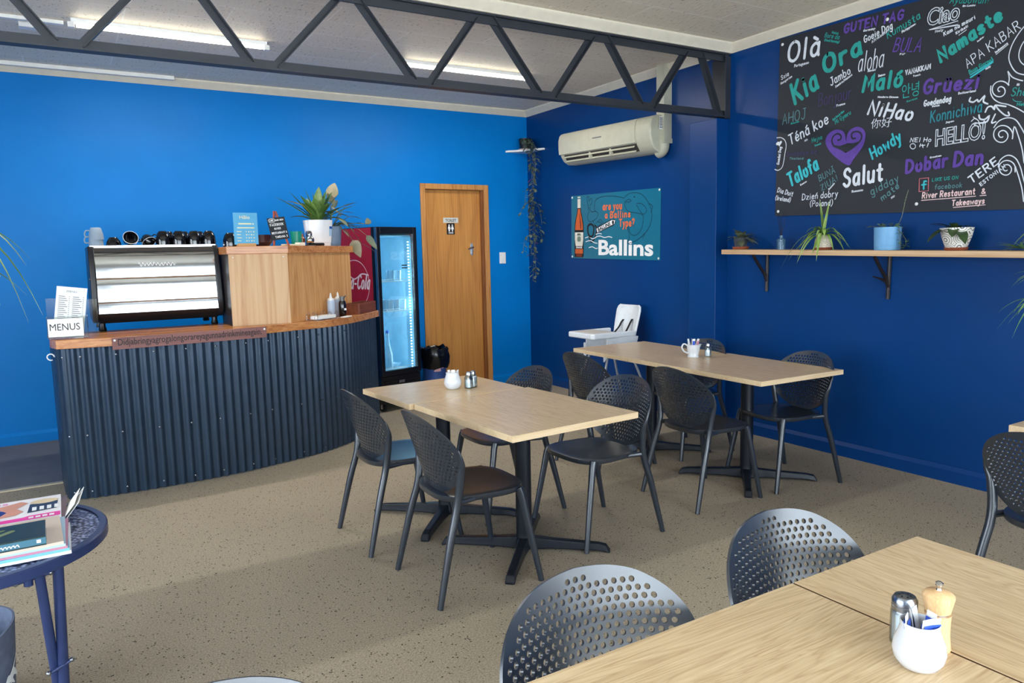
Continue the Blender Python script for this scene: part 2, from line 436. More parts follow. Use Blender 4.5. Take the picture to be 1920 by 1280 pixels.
mb.box((-8.6, -9.74, 0), (.14, -9.6, .42)); mb.box((-8.6, -9.74, 2.78), (.14, -9.6, H))
xs = [-8.6] + [q for w in WX for q in w] + [.14]
for i in range(0, len(xs), 2): mb.box((xs[i], -9.74, .42), (xs[i+1], -9.6, 2.78))
struct(mb.build('wall_front', M('white_wall_paint', (214, 214, 210), .5), smooth=0))
mb = MB()
mb.box((-8.74, -9.6, 0), (-8.6, 0, .5)); mb.box((-8.74, -9.6, 2.75), (-8.6, 0, H)); mb.box((-8.74, -9.6, .5), (-8.6, -8.2, 2.75)); mb.box((-8.74, -3, .5), (-8.6, 0, 2.75))
struct(mb.build('wall_left', PB, smooth=0))
ALU = M('aluminium_frame', (150, 152, 155), .35, .8)
def window(n, lo, hi, ax):
    """frame of four bars and a mullion, with its pane"""
    f = MB(); t = .065
    def bar(a0, a1, z0, z1):
        if ax == 'x': f.box((a0, -9.70, z0), (a1, -9.62, z1))
        else: f.box((-8.71, a0, z0), (-8.63, a1, z1))
    a0, a1, z0, z1 = lo[0], hi[0], lo[1], hi[1]
    bar(a0, a1, z0, z0+t); bar(a0, a1, z1-t, z1); bar(a0, a0+t, z0+t, z1-t); bar(a1-t, a1, z0+t, z1-t); bar(a0+t, a1-t, 2.0, 2.09); am = (a0+a1)/2; bar(am-.035, am+.035, z0+t, 2.0); bar(am-.035, am+.035, 2.09, z1-t); bar(a0+t, am-.035, .95, 1.0); bar(am+.035, a1-t, .95, 1.0)
    fr = struct(f.build('window_%d' % n, ALU, smooth=0))
    p = MB()
    if ax == 'x': p.box((a0+t, -9.664, z0+t), (a1-t, -9.658, z1-t))
    else: p.box((-8.674, a0+t, z0+t), (-8.668, a1-t, z1-t))
    p.build('pane', GLASSW, fr, smooth=0)
for i, (a, b) in enumerate(WX): window(i+1, (a, .42), (b, 2.78), 'x')
window(5, (-8.2, .5), (-5.65, 2.75), 'y'); window(6, (-5.55, .5), (-3.0, 2.75), 'y')
mb = MB(); mb.box((-30, -40, -.16), (20, -9.74, -.1)); struct(mb.build('footpath_outside', M('concrete', (186, 184, 176), .8, var=.1, vs=2), smooth=0))

mb = MB(); mb.box((-8.6, -10.75, 2.45), (.1, -10.6, 2.75)); struct(mb.build('reflection_break_beam', M('reflection_break_paint', (120, 124, 130), .6), smooth=0))  # unseen beam and posts, added outside to break up the window reflections
for x in (-7.2, -5.0, -2.8, -.6):
    mb = MB(); mb.box((x-.06, -10.73, -.1), (x+.06, -10.61, 2.45)); struct(mb.build('reflection_break_post', bpy.data.materials['reflection_break_paint'], smooth=0))
def run(name, p0, p1, inw, prof, m):
    """moulding with a profile of (inward, z), run from p0 to p1"""
    p0 = Vector((*p0, 0)); p1 = Vector((*p1, 0)); iw = Vector((*inw, 0))
    b = MB(); n = len(prof)
    vs = [p + iw*a + Vector((0,0,z)) for p in (p0, p1) for a, z in prof]
    b.add(vs, [tuple(range(n)), tuple(range(n, 2*n))[::-1]] + [(i, (i+1) % n, n+(i+1) % n, n+i) for i in range(n)])
    return struct(b.build(name, m, smooth=30))
cor = [(0, H-.067), (.008, H-.067), (.014, H-.056), (.03, H-.045), (.04, H-.03), (.05, H-.023), (.058, H-.01), (.058, H), (0, H)]
run('trim_3', (-8.6, 0), (0, 0), (0, -1), cor, CREAM)
run('trim_4', (0, 0), (0, -3.01), (-1, 0), cor, CREAM)
run('trim_5', (0, -3.09), (0, -9.6), (-1, 0), cor, CREAM)
run('trim_6', (-8.6, -3.09), (0, -3.09), (0, -1), cor, CREAM)
sk = [(0, 0), (.02, 0), (.02, .078), (.004, .104), (0, .104)]
run('baseboard_back', (-8.6, 0), (DX0, 0), (0, -1), sk, PB)
run('baseboard_back_2', (DX1, 0), (-.018, 0), (0, -1), sk, PB)
run('baseboard_right', (0, -3.062), (0, -9.6), (-1, 0), sk, PN)
run('baseboard_right_2', (0, 0), (0, -2.76), (-1, 0), sk, PN)

# ---------------------------------------------------------------- toilet door
door = thing('door_1', 'varnished timber door in the bright blue wall with a lever handle', 'door'); struct(door)
mb = MB(); mb.box((DX0+.066, .05, .012), (DX1-.066, .085, DZ-.062)); leaf = mb.build('door_leaf', DOORW, door, smooth=0)
mb = MB()
for a, b in ((DX0, DX0+.058), (DX1-.058, DX1)): mb.box((a, -.02, 0), (b, .0, DZ))
mb.box((DX0+.058, -.02, DZ-.058), (DX1-.058, 0, DZ)); mb.build('architrave', FRAMEW, door, smooth=0, bev=.004)
mb = MB()
mb.box((DX0+.05, -.004, 0), (DX0+.066, .13, DZ-.05)); mb.box((DX1-.066, -.004, 0), (DX1-.05, .13, DZ-.05)); mb.box((DX0+.066, -.004, DZ-.062), (DX1-.066, .13, DZ-.05))
mb.box((DX1-.084, .004, 0), (DX1-.066, .046, DZ-.062)); mb.box((DX0+.066, .086, 0), (DX0+.08, .1, DZ-.062))
mb.build('jamb', wood('dark_jamb', (104, 60, 30), (134, 82, 42), (156, 100, 56), 'z', 2, .4, .4, .02), door, smooth=0)
mb = MB(); mb.lathe([(.0, -.005), (.021, -.005), (.021, .006), (.0, .008)], 20, Matrix.Translation((-.745, .049, 1.572)) @ Matrix.Rotation(R(90), 4, 'X') @ Matrix.Diagonal((1, 3.4, 1, 1)))
mb.tube([(-.745, .05, 1.592), (-.745, .0, 1.592), (-.765, -.012, 1.59), (-.82, -.012, 1.572)], [.009, .009, .009, .007], 10)
hd = mb.build('door_handle', CHROME, door); hd['label'] = 'chrome lever handle'
mb = MB(); mb.box((-1.088, .046, 1.868), (-.905, .05, 1.925)); sg = tag(mb.build('toilet_sign', M('silver_sign', (206, 208, 206), .35), smooth=0), 'silver sign reading TOILET, upper of the two plates on the timber door', 'sign')
mb = MB(); font_mesh(mb, 'TOILET', Matrix.Translation((-.9965, .0455, 1.881)) @ Matrix.Rotation(R(90), 4, 'X'), .042, .135, bold=.0008, center=True); mb.build('lettering', INK, sg, smooth=0, fix=False)
mb = MB(); mb.box((-1.05, .046, 1.74), (-.95, .05, 1.864)); sg = tag(mb.build('pictogram_sign', BLACK, smooth=0, bev=.002), 'small black plate with two white figures, under the TOILET sign', 'sign')
mb = MB()
for dx, sk_ in ((-.02, 0), (.02, 1)):
    c = (-1.0+dx, 0)
    mb.add([(c[0]+.009*math.cos(a*PI/6), .0455, 1.842+.009*math.sin(a*PI/6)) for a in range(12)], [tuple(range(12))])
    q = [(-.012,1.83),(.012,1.83),(.016,1.80),(.009,1.796),(.008,1.772),(-.008,1.772),(-.009,1.796),(-.016,1.80)] if not sk_ else [(-.01,1.83),(.01,1.83),(.018,1.796),(.007,1.796),(.006,1.772),(-.006,1.772),(-.007,1.796),(-.018,1.796)]
    mb.add([(c[0]+a, .0455, z) for a, z in q], [tuple(range(len(q)))])
for z in (1.76, 1.75): mb.box((-1.03, .0452, z), (-.97, .0455, z+.005))
mb.build('pictogram', WHITEINK, sg, smooth=0, fix=False)
mb = MB(); mb.box((-.41, -.012, 1.40), (-.328, 0, 1.53)); sw = tag(mb.build('light_switch', WHITE, smooth=0, bev=.004), 'white wall switch on the bright blue wall between door and corner', 'light switch')
mb = MB(); mb.box((-.378, -.018, 1.452), (-.360, -.012, 1.478)); mb.build('rocker', WHITE, sw, smooth=0, bev=.002)

# ---------------------------------------------------------------- steel roof truss
tr = thing('steel_roof_truss', 'dark painted open web steel truss crossing the room under the ceiling', 'truss', (0, -3.05, 0))
mb = MB(); mb.box((-8.55, -.034, 3.061), (-.02, .034, 3.073)); mb.box((-8.55, -.008, 3.012), (-.02, .008, 3.062))
mb.build('top_chord', STEEL, tr, smooth=0)
mb = MB(); mb.box((-8.55, -.036, 2.572), (-.02, .036, 2.583)); mb.box((-8.55, -.007, 2.583), (-.02, .007, 2.628))
mb.build('bottom_chord', STEEL, tr, smooth=0)
bars = [(-.118, -.318), (-.818, -.473), (-.934, -1.26), (-1.726, -1.381), (-1.846, -2.215), (-2.674, -2.335), (-2.783, -3.144), (-3.634, -3.225), (-3.765, -4.10),
        (-4.59, -4.19), (-4.70, -5.06), (-5.54, -5.14), (-5.66, -6.0), (-6.5, -6.1), (-6.62, -6.98), (-7.46, -7.08), (-7.58, -7.9)]
for a, b in bars:
    mb = MB(); d = Vector((b-a, 0, .45)).normalized(); q = Vector((d.z, 0, -d.x))*.021
    P0 = Vector((a, 0, 2.60)); P1 = Vector((b, 0, 3.05))
    for y0, y1, qq in ((.007, .016, q), (-.03, .016, None)):
        if qq is None:
            e0, e1 = q*.72, q
            vs = [P0+e0+Vector((0,y0,0)), P0+e1+Vector((0,y0,0)), P1+e1+Vector((0,y0,0)), P1+e0+Vector((0,y0,0))]
        else: vs = [P0-q+Vector((0,y0,0)), P0+q+Vector((0,y0,0)), P1+q+Vector((0,y0,0)), P1-q+Vector((0,y0,0))]
        vs += [v + Vector((0, y1-y0, 0)) for v in vs]
        mb.add(vs, [(0,1,2,3),(7,6,5,4),(0,4,5,1),(1,5,6,2),(2,6,7,3),(3,7,4,0)])
    mb.build('web_bar', STEEL, tr, smooth=0)
mb = MB(); mb.box((-.02, -.03, 2.566), (0, .15, 3.05)); mb.box((-.06, -.03, 2.566), (-.02, -.02, 3.06)); mb.build('end_plate', STEEL, tr, smooth=0)

# ---------------------------------------------------------------- ceiling lights and ducts
LED = M('lit_led_tube', (255, 246, 226), .4, emit=6)
def batten(name, x0, x1, y, label):
    t = thing(name, label, 'ceiling light', ((x0+x1)/2, y, H), 0, 'batten lights on the ceiling')
    L = (x1-x0)/2
    mb = MB(); mb.add([(s*L, a, z) for s in (-1, 1) for a, z in ((-.026, 0), (.026, 0), (.02, -.026), (-.02, -.026))], [(0,1,2,3),(7,6,5,4),(0,4,5,1),(1,5,6,2),(2,6,7,3),(3,7,4,0)])
    mb.build('housing', WHITE, t, smooth=0)
    mb = MB(); mb.tube([(-L+.03, 0, -.04), (L-.03, 0, -.04)], .0145, 12); mb.build('tube', LED, t)
    for s in (-1, 1):
        mb = MB(); mb.box((s*L-.02, -.018, -.058), (s*L+.02, .018, -.022)); mb.build('end_cap', WHITE, t, smooth=0, bev=.004)
    l = bpy.data.lights.new('tube_light', 'AREA'); l.shape = 'RECTANGLE'; l.size = 2*L-.1; l.size_y = .05; l.energy = 16; l.color = (1, .95, .86)
    lo = bpy.data.objects.new('tube_light', l); COL.objects.link(lo); lo.location = ((x0+x1)/2, y, H-.075)
batten('batten_light', -4.57, -3.295, -1.53, 'long lit batten light above the coffee machine')
batten('batten_light', -2.18, -.96, -1.52, 'shorter looking lit batten light nearer the air conditioner')
mb = MB(); mb.box((-6.2, -1.45, H-.022), (-4.61, -1.41, H)); tag(mb.build('cable_duct', WHITE, smooth=0), 'white cable duct leading along the ceiling to the long batten light', 'cable duct')
mb = MB(); mb.box((-4.87, -1.35, H-.04), (-4.72, -1.27, H)); tag(mb.build('junction_box', WHITE, smooth=0, bev=.006), 'small white junction box beside the ceiling cable duct', 'junction box')
mb = MB(); mb.box((-6.5, -.11, H-.03), (-3.76, -.07, H)); tag(mb.build('cable_duct', WHITE, smooth=0), 'white cable duct running beside the cornice over the bright blue wall', 'cable duct')

# ---------------------------------------------------------------- air conditioner
ac = thing('air_conditioner', 'ivory wall air conditioner high on the navy wall', 'air conditioner', (0, -1.66, 2.40), 0, rot=(R(1.6), 0, 0))
pr = [(0, 0), (-.11, .0), (-.165, .03), (-.20, .08), (-.222, .15), (-.225, .23), (-.212, .285), (-.18, .315), (-.13, .327), (0, .327)]
def ext(poly, y0, y1):
    n = len(poly)
    b = MB(); b.add([(x, y, z) for y in (y0, y1) for x, z in poly], [tuple(range(n)), tuple(range(n, 2*n))[::-1]] + [(i, (i+1) % n, n+(i+1) % n, n+i) for i in range(n)])
    return b
ext(pr, -.70, .70).build('body', IVORY, ac, smooth=40, bev=.012)
ext([(-.226, .10), (-.233, .16), (-.234, .235), (-.222, .285), (-.20, .308), (-.195, .30), (-.215, .28), (-.22, .15), (-.21, .10)], -.50, .695).build('front_panel', IVORY, ac, smooth=40)
mb = MB(); mb.add([(-.170, -.50, .026), (-.214, -.50, .088), (-.214, .62, .088), (-.170, .62, .026), (-.15, -.50, .04), (-.19, -.50, .1), (-.19, .62, .1), (-.15, .62, .04)], [(0,1,2,3),(7,6,5,4),(0,4,5,1),(1,5,6,2),(2,6,7,3),(3,7,4,0)])
mb.build('outlet_slot', M('dark_slot', (60, 58, 55), .6), ac, smooth=0)
for z, x in ((.074, -.213), (.036, -.190)):
    mb = MB(); mb.add([(x, -.49, z), (x-.012, -.49, z-.016), (x-.012, .61, z-.016), (x, .61, z), (x+.006, -.49, z+.002), (x+.006, .61, z+.002)], [(0,1,2,3),(0,3,5,4)]); mb.build('louvre', IVORY, ac, smooth=0)
for y in (-.13, .19): 
    mb = MB(); mb.box((-.214, y-.012, .03), (-.17, y+.012, .085)); mb.build('vane_support', IVORY, ac, smooth=0)
mb = MB(); mb.box((-.2352, -.02, .20), (-.2335, .12, .212)); mb.build('badge', M('grey_badge', (120, 120, 118), .4), ac, smooth=0)
mb = MB(); mb.box((-.13, -.7135, .2), (-.07, -.7122, .31)); lb = mb.build('rating_label', PAPER, ac, smooth=0)
mb = MB()
for i in range(7): mb.box((-.125, -.7142, .21+i*.0135), (-.085+.008*(i % 3), -.7136, .216+i*.0135))
mb.build('print', INK, lb, smooth=0)
mb = MB()
mb.box((-.09, -2.40, 2.47), (-.0, -2.30, H)); mb.box((-.10, -2.41, 2.46), (0, -2.29, 2.50))
mb.tube(smooth_path([(-.055, -2.35, 2.49), (-.055, -2.352, 2.44), (-.055, -2.335, 2.405), (-.055, -2.29, 2.392)], 4), .055, 12)
tag(mb.build('pipe_cover', IVORY, smooth=30, bev=.008), 'ivory pipe cover rising from the air conditioner to the ceiling', 'pipe cover')
# lettering drawn on the greetings board: text, baseline start and end (metres along and up the wall), height, colour, stroke
WORDS=[
('Olà', 3.632, 2.871, 3.916, 2.865, 0.158, 'w', 0.0211),
('Portuguese:', 3.699, 2.831, 3.834, 2.829, 0.023, 'w', 0.0034),
('Welsh', 4.004, 2.996, 4.06, 2.972, 0.018, 't', 0.0032),
('Bore da', 3.948, 2.984, 4.068, 2.939, 0.033, 't', 0.0042),
('(Good Morning)', 3.946, 2.959, 4.072, 2.913, 0.018, 't', 0.0033),
('GUTEN TAG', 4.097, 2.967, 4.532, 2.947, 0.069, 'p', 0.0139),
('Germany:', 4.249, 2.943, 4.344, 2.936, 0.017, 'w', 0.0031),
('Goeie Dag', 4.258, 2.867, 4.463, 2.911, 0.051, 'w', 0.0068),
('Afrikaans:', 4.316, 2.853, 4.434, 2.899, 0.021, 'w', 0.004),
('Kumusta', 4.426, 2.854, 4.646, 2.925, 0.053, 't', 0.006),
('Philippines:', 4.523, 2.866, 4.619, 2.895, 0.017, 'w', 0.0033),
('Kia', 3.71, 2.553, 3.927, 2.64, 0.174, 't', 0.0273),
('Ora', 3.953, 2.719, 4.257, 2.799, 0.144, 't', 0.0287),
('Szia', 3.587, 2.763, 3.658, 2.783, 0.035, 'w', 0.0052),
('Hungarian', 3.584, 2.73, 3.689, 2.764, 0.019, 'w', 0.0038),
('aloha', 4.216, 2.688, 4.403, 2.682, 0.132, 'w', 0.0069),
('Hawaii:', 4.291, 2.673, 4.357, 2.67, 0.017, 'w', 0.0031),
('Jambo', 4.012, 2.635, 4.17, 2.689, 0.061, 'w', 0.0072),
('Zambia/Malawi', 4.051, 2.616, 4.184, 2.674, 0.018, 'w', 0.0039),
('Bonjour', 3.913, 2.511, 4.179, 2.521, 0.095, 'd', 0.0059),
('France:', 4.062, 2.486, 4.137, 2.49, 0.018, 'w', 0.0036),
('Maló', 4.25, 2.543, 4.541, 2.527, 0.121, 't', 0.0221),
('Samoa:', 4.368, 2.625, 4.423, 2.626, 0.017, 'w', 0.0034),
('VANAKKAM', 4.554, 2.596, 4.723, 2.602, 0.036, 'w', 0.0065),
('Tamil:', 4.607, 2.576, 4.661, 2.576, 0.013, 'w', 0.003),
('BULA', 4.462, 2.763, 4.649, 2.72, 0.09, 'p', 0.0078),
('Fiji:', 4.513, 2.732, 4.557, 2.73, 0.013, 'w', 0.003),
('Italy:', 4.736, 2.815, 4.797, 2.812, 0.016, 'w', 0.0032),
('Ayubowan!', 4.817, 2.966, 5.045, 2.901, 0.04, 't', 0.0044),
('Sri Lanka:', 4.896, 2.923, 4.979, 2.905, 0.012, 'w', 0.0028),
('Kam na mauri', 4.793, 2.779, 4.98, 2.833, 0.028, 'w', 0.0053),
('Kiribati', 4.867, 2.771, 4.94, 2.797, 0.019, 'w', 0.0036),
('Namaste', 4.779, 2.619, 5.138, 2.788, 0.093, 't', 0.0198),
('India:', 4.994, 2.695, 5.035, 2.717, 0.012, 'w', 0.0033),
('APA KABAR', 4.944, 2.555, 5.231, 2.714, 0.061, 'w', 0.0049),
('Indonesia', 5.098, 2.607, 5.166, 2.646, 0.015, 'w', 0.0035),
('Buon Giorno!', 4.956, 2.52, 5.09, 2.568, 0.028, 't', 0.0044),
('Italy:', 5.049, 2.525, 5.082, 2.54, 0.012, 'w', 0.0028),
('Grüezi', 4.669, 2.453, 5.015, 2.424, 0.099, 'p', 0.0179),
('Switzerland:', 4.894, 2.414, 5.006, 2.41, 0.016, 'w', 0.0037),
('Goedendag', 4.683, 2.378, 4.859, 2.379, 0.042, 'w', 0.0073),
('Dutch:', 4.739, 2.366, 4.794, 2.364, 0.013, 'w', 0.0029),
('Hi', 5.22, 2.402, 5.236, 2.399, 0.015, 'w', 0.0035),
('Shalom', 5.191, 2.349, 5.362, 2.325, 0.05, 't', 0.0053),
('Hebrew', 5.226, 2.289, 5.321, 2.277, 0.021, 't', 0.0037),
('Korean:', 4.573, 2.425, 4.653, 2.435, 0.013, 't', 0.003),
('AHOJ', 3.604, 2.432, 3.811, 2.445, 0.081, 'g', 0.0063),
('Bosnian:', 3.682, 2.424, 3.762, 2.429, 0.015, 't', 0.0031),
('Téná koe', 3.677, 2.27, 4.011, 2.383, 0.084, 'w', 0.0103),
('NZ:', 3.807, 2.281, 3.84, 2.29, 0.015, 'w', 0.0034),
('Hejsa', 3.869, 2.266, 3.956, 2.281, 0.034, 't', 0.0041),
('Dansk', 3.894, 2.235, 3.949, 2.245, 0.015, 't', 0.0034),
('Sut Dach Mae', 4.038, 2.392, 4.13, 2.442, 0.018, 't', 0.0036),
('Mi Gymru', 4.058, 2.366, 4.182, 2.418, 0.033, 't', 0.0046),
('Mandarin Chinese:', 4.37, 2.491, 4.524, 2.461, 0.014, 'w', 0.0037),
('NiHao', 4.294, 2.393, 4.611, 2.298, 0.1, 'w', 0.0165),
('Howdy', 4.347, 2.087, 4.558, 2.186, 0.087, 'c', 0.0131),
('Goedei Dag', 3.584, 2.139, 3.608, 2.272, 0.028, 'w', 0.0054),
('Talofa', 3.685, 1.958, 3.943, 2.07, 0.116, 'c', 0.0186),
('Samoa:', 3.778, 1.964, 3.84, 1.99, 0.016, 'w', 0.0042),
('Salut', 4.129, 1.918, 4.432, 1.939, 0.137, 'w', 0.0202),
('BUNĂ', 3.941, 1.981, 4.072, 2.033, 0.049, 'g', 0.0054),
('ZIUA!', 3.963, 1.911, 4.097, 1.977, 0.049, 'g', 0.0054),
('Romania', 4.022, 1.913, 4.071, 1.956, 0.015, 'w', 0.0034),
('Romania:', 4.201, 1.882, 4.295, 1.887, 0.018, 'w', 0.0043),
('gidday', 4.349, 1.851, 4.546, 1.929, 0.056, 'g', 0.006),
('mate', 4.43, 1.807, 4.551, 1.888, 0.045, 'g', 0.006),
('NZ!', 4.494, 1.818, 4.52, 1.832, 0.014, 'w', 0.0031),
('Dia Duit', 3.567, 1.936, 3.713, 1.892, 0.04, 'w', 0.0058),
('(Ireland)', 3.55, 1.879, 3.696, 1.851, 0.036, 'w', 0.0058),
('Dzień dobry', 3.794, 1.858, 4.097, 1.863, 0.05, 'w', 0.0058),
('(Poland)', 3.862, 1.808, 4.057, 1.802, 0.046, 'w', 0.0055),
('Swasdee ka', 3.644, 2.197, 3.915, 2.181, 0.035, 'd', 0.0042),
('Thailand:', 3.675, 2.168, 3.811, 2.153, 0.019, 'g', 0.0035),
('Konnichiwa', 4.73, 2.27, 5.043, 2.285, 0.077, 's', 0.0081),
('Japan:', 4.828, 2.253, 4.886, 2.256, 0.013, 'w', 0.0029),
('NEI Ho', 4.604, 2.17, 4.744, 2.154, 0.03, 'w', 0.0051),
('Dobar', 4.58, 1.969, 4.858, 1.985, 0.097, 'p', 0.0187),
('Croatian:', 4.739, 2.052, 4.82, 2.057, 0.013, 'w', 0.0033),
('Dan', 4.882, 1.979, 5.063, 1.977, 0.102, 'p', 0.0191),
('LIKE US ON', 4.758, 1.907, 4.922, 1.907, 0.023, 't', 0.0041),
('facebook', 4.778, 1.856, 4.947, 1.855, 0.033, 'g', 0.0041),
('River Restaurant', 4.698, 1.804, 5.028, 1.806, 0.043, 'k', 0.0068),
('&', 5.058, 1.806, 5.085, 1.806, 0.035, 'k', 0.0057),
('Takeaways', 4.887, 1.746, 5.083, 1.748, 0.039, 'k', 0.0066),
('TERE', 5.0, 1.868, 5.153, 1.976, 0.053, 'w', 0.0085),
('ESTONIAN', 5.056, 1.851, 5.191, 1.95, 0.025, 'w', 0.005),
]
STROKES=[
('w', 0.0061, [(5.133, 2.389), (5.129, 2.389), (5.126, 2.392), (5.123, 2.397), (5.122, 2.403), (5.124, 2.408), (5.129, 2.413), (5.136, 2.414), (5.144, 2.412), (5.153, 2.405), (5.159, 2.396), (5.162, 2.385), (5.161, 2.373), (5.155, 2.364), (5.144, 2.358), (5.13, 2.359), (5.116, 2.365), (5.103, 2.377), (5.094, 2.394), (5.092, 2.412), (5.096, 2.429), (5.108, 2.441), (5.125, 2.446), (5.145, 2.443), (5.165, 2.431), (5.181, 2.413), (5.178, 2.422), (5.181, 2.451), (5.172, 2.492)], 1),
('w', 0.006, [(5.172, 2.492), (5.194, 2.458), (5.223, 2.438), (5.252, 2.424)], 1),
('w', 0.0061, [(5.083, 2.429), (5.083, 2.391), (5.101, 2.353), (5.136, 2.324), (5.179, 2.307), (5.231, 2.276), (5.279, 2.239)], 1),
('w', 0.0058, [(5.257, 2.735), (5.219, 2.693), (5.185, 2.634), (5.172, 2.569), (5.192, 2.512), (5.221, 2.474), (5.267, 2.452)], 1),
('w', 0.0053, [(5.265, 2.662), (5.236, 2.622), (5.224, 2.572), (5.236, 2.531), (5.265, 2.501)], 1),
('w', 0.0061, [(5.163, 2.128), (5.16, 2.125), (5.154, 2.125), (5.147, 2.128), (5.142, 2.135), (5.139, 2.144), (5.141, 2.154), (5.149, 2.161), (5.16, 2.163), (5.172, 2.159), (5.183, 2.148), (5.19, 2.133), (5.189, 2.117), (5.181, 2.104), (5.167, 2.096), (5.148, 2.098), (5.13, 2.109), (5.116, 2.129), (5.112, 2.152), (5.118, 2.173), (5.134, 2.188), (5.157, 2.192), (5.182, 2.183), (5.203, 2.163), (5.216, 2.135), (5.215, 2.106), (5.222, 2.176), (5.246, 2.119), (5.27, 2.041), (5.284, 1.964)], 1),
('w', 0.0062, [(5.111, 2.187), (5.138, 2.221), (5.184, 2.231), (5.226, 2.213), (5.258, 2.165), (5.285, 2.113)], 1),
('w', 0.0061, [(5.196, 1.933), (5.193, 1.93), (5.187, 1.93), (5.181, 1.933), (5.176, 1.939), (5.174, 1.948), (5.176, 1.956), (5.183, 1.963), (5.193, 1.965), (5.204, 1.961), (5.213, 1.952), (5.219, 1.939), (5.218, 1.925), (5.211, 1.913), (5.199, 1.906), (5.183, 1.907), (5.167, 1.917), (5.156, 1.933), (5.152, 1.953), (5.157, 1.972), (5.171, 1.985), (5.19, 1.989), (5.212, 1.982), (5.23, 1.965), (5.24, 1.942), (5.24, 1.916), (5.239, 1.947), (5.263, 1.88), (5.282, 1.813), (5.293, 1.747)], 1),
('w', 0.0062, [(5.147, 1.957), (5.155, 1.995), (5.195, 2.018), (5.237, 1.996), (5.265, 1.944), (5.283, 1.883), (5.301, 1.822)], 1),
('w', 0.0052, [(4.699, 2.842), (4.876, 2.85), (4.877, 2.826), (4.699, 2.842)], 0),
('c', 0.01, [(4.966, 2.502), (5.029, 2.532), (5.086, 2.563)], 0),
('c', 0.0062, [(4.963, 2.516), (5.029, 2.544), (5.089, 2.573), (5.077, 2.591)], 0),
('w', 0.0094, [(4.97, 2.383), (4.965, 2.364), (4.988, 2.354), (5.009, 2.364), (5.02, 2.351), (5.051, 2.379), (5.045, 2.347), (5.07, 2.329)], 1),
('w', 0.0093, [(5.059, 2.284), (5.071, 2.309), (5.092, 2.311), (5.109, 2.292), (5.113, 2.313), (5.17, 2.297)], 1),
('w', 0.008, [(5.113, 2.313), (5.135, 2.282), (5.168, 2.249), (5.191, 2.243), (5.185, 2.263)], 1),
('w', 0.0094, [(5.024, 2.273), (5.031, 2.25), (5.058, 2.242), (5.081, 2.258), (5.07, 2.227), (5.027, 2.225)], 1),
('w', 0.008, [(5.115, 2.263), (5.097, 2.217), (5.12, 2.219)], 1),
('w', 0.005, [(4.982, 2.243), (5.003, 2.257), (5.026, 2.231), (5.0, 2.221), (5.028, 2.205)], 1),
('w', 0.0044, [(4.992, 2.267), (5.009, 2.25)], 1),
('w', 0.006, [(3.557, 2.345), (3.597, 2.341), (3.633, 2.315), (3.645, 2.274), (3.635, 2.219), (3.626, 2.163), (3.611, 2.119), (3.576, 2.101), (3.545, 2.111)], 1),
('w', 0.0199, [(3.57, 2.306), (3.581, 2.294), (3.596, 2.308)], 0),
('w', 0.0047, [(4.644, 2.141), (4.644, 2.137), (4.643, 2.133), (4.64, 2.13), (4.637, 2.128), (4.633, 2.126), (4.629, 2.126), (4.624, 2.127), (4.62, 2.129), (4.616, 2.132), (4.613, 2.135), (4.611, 2.139), (4.609, 2.143), (4.609, 2.148), (4.61, 2.152), (4.612, 2.155), (4.615, 2.158), (4.619, 2.159), (4.623, 2.16), (4.627, 2.16), (4.632, 2.158), (4.636, 2.156), (4.639, 2.153), (4.642, 2.149), (4.644, 2.145), (4.644, 2.141)], 1),
('w', 0.0044, [(4.671, 2.14), (4.68, 2.145)], 1),
('w', 0.0053, [(4.677, 2.152), (4.672, 2.134)], 1),
('w', 0.0053, [(4.689, 2.147), (4.693, 2.126)], 1),
('w', 0.0053, [(4.683, 2.14), (4.705, 2.14)], 1),
('w', 0.0066, [(4.727, 2.148), (4.722, 2.134)], 1),
('w', 0.0066, [(4.721, 2.128), (4.72, 2.126)], 1),
('r', 0.0044, [(4.678, 1.934), (4.737, 1.934), (4.739, 1.852), (4.68, 1.852), (4.678, 1.934)], 0),
('c', 0.01, [(4.724, 1.913), (4.711, 1.914), (4.709, 1.899), (4.709, 1.866)], 1),
('c', 0.0101, [(4.697, 1.893), (4.723, 1.894)], 0),
('k', 0.0047, [(4.698, 1.795), (4.867, 1.796), (5.028, 1.797)], 0),
('k', 0.0044, [(5.053, 1.798), (5.088, 1.798)], 0),
('k', 0.0046, [(4.9, 1.738), (4.995, 1.74), (5.086, 1.742)], 0),
('w', 0.0038, [(4.885, 2.764), (4.928, 2.784)], 0),
('w', 0.0036, [(5.103, 2.602), (5.166, 2.643)], 0),
('t', 0.0039, [(5.206, 2.332), (5.22, 2.317), (5.252, 2.309)], 1),
]
HEART_OUT=[(4.169, 2.072), (4.069, 2.139), (4.009, 2.2), (3.982, 2.257), (3.995, 2.299), (4.032, 2.325), (4.078, 2.33), (4.12, 2.312), (4.138, 2.282), (4.147, 2.241), (4.153, 2.28), (4.175, 2.312), (4.218, 2.326), (4.258, 2.316), (4.285, 2.289), (4.292, 2.254), (4.28, 2.198), (4.246, 2.151), (4.208, 2.11)]
HEART_L=[(4.147, 2.166), (4.097, 2.197), (4.051, 2.221), (4.035, 2.257), (4.043, 2.285), (4.068, 2.3), (4.094, 2.295), (4.108, 2.274), (4.099, 2.258), (4.082, 2.257)]
HEART_R=[(4.147, 2.166), (4.201, 2.189), (4.247, 2.221), (4.265, 2.254), (4.252, 2.282), (4.223, 2.295), (4.194, 2.29), (4.188, 2.268), (4.199, 2.25), (4.217, 2.251)]
HEART_GAP=[(4.043, 2.229), (4.097, 2.214), (4.145, 2.222), (4.156, 2.226), (4.204, 2.219), (4.254, 2.227), (4.201, 2.185), (4.147, 2.166), (4.094, 2.199)]
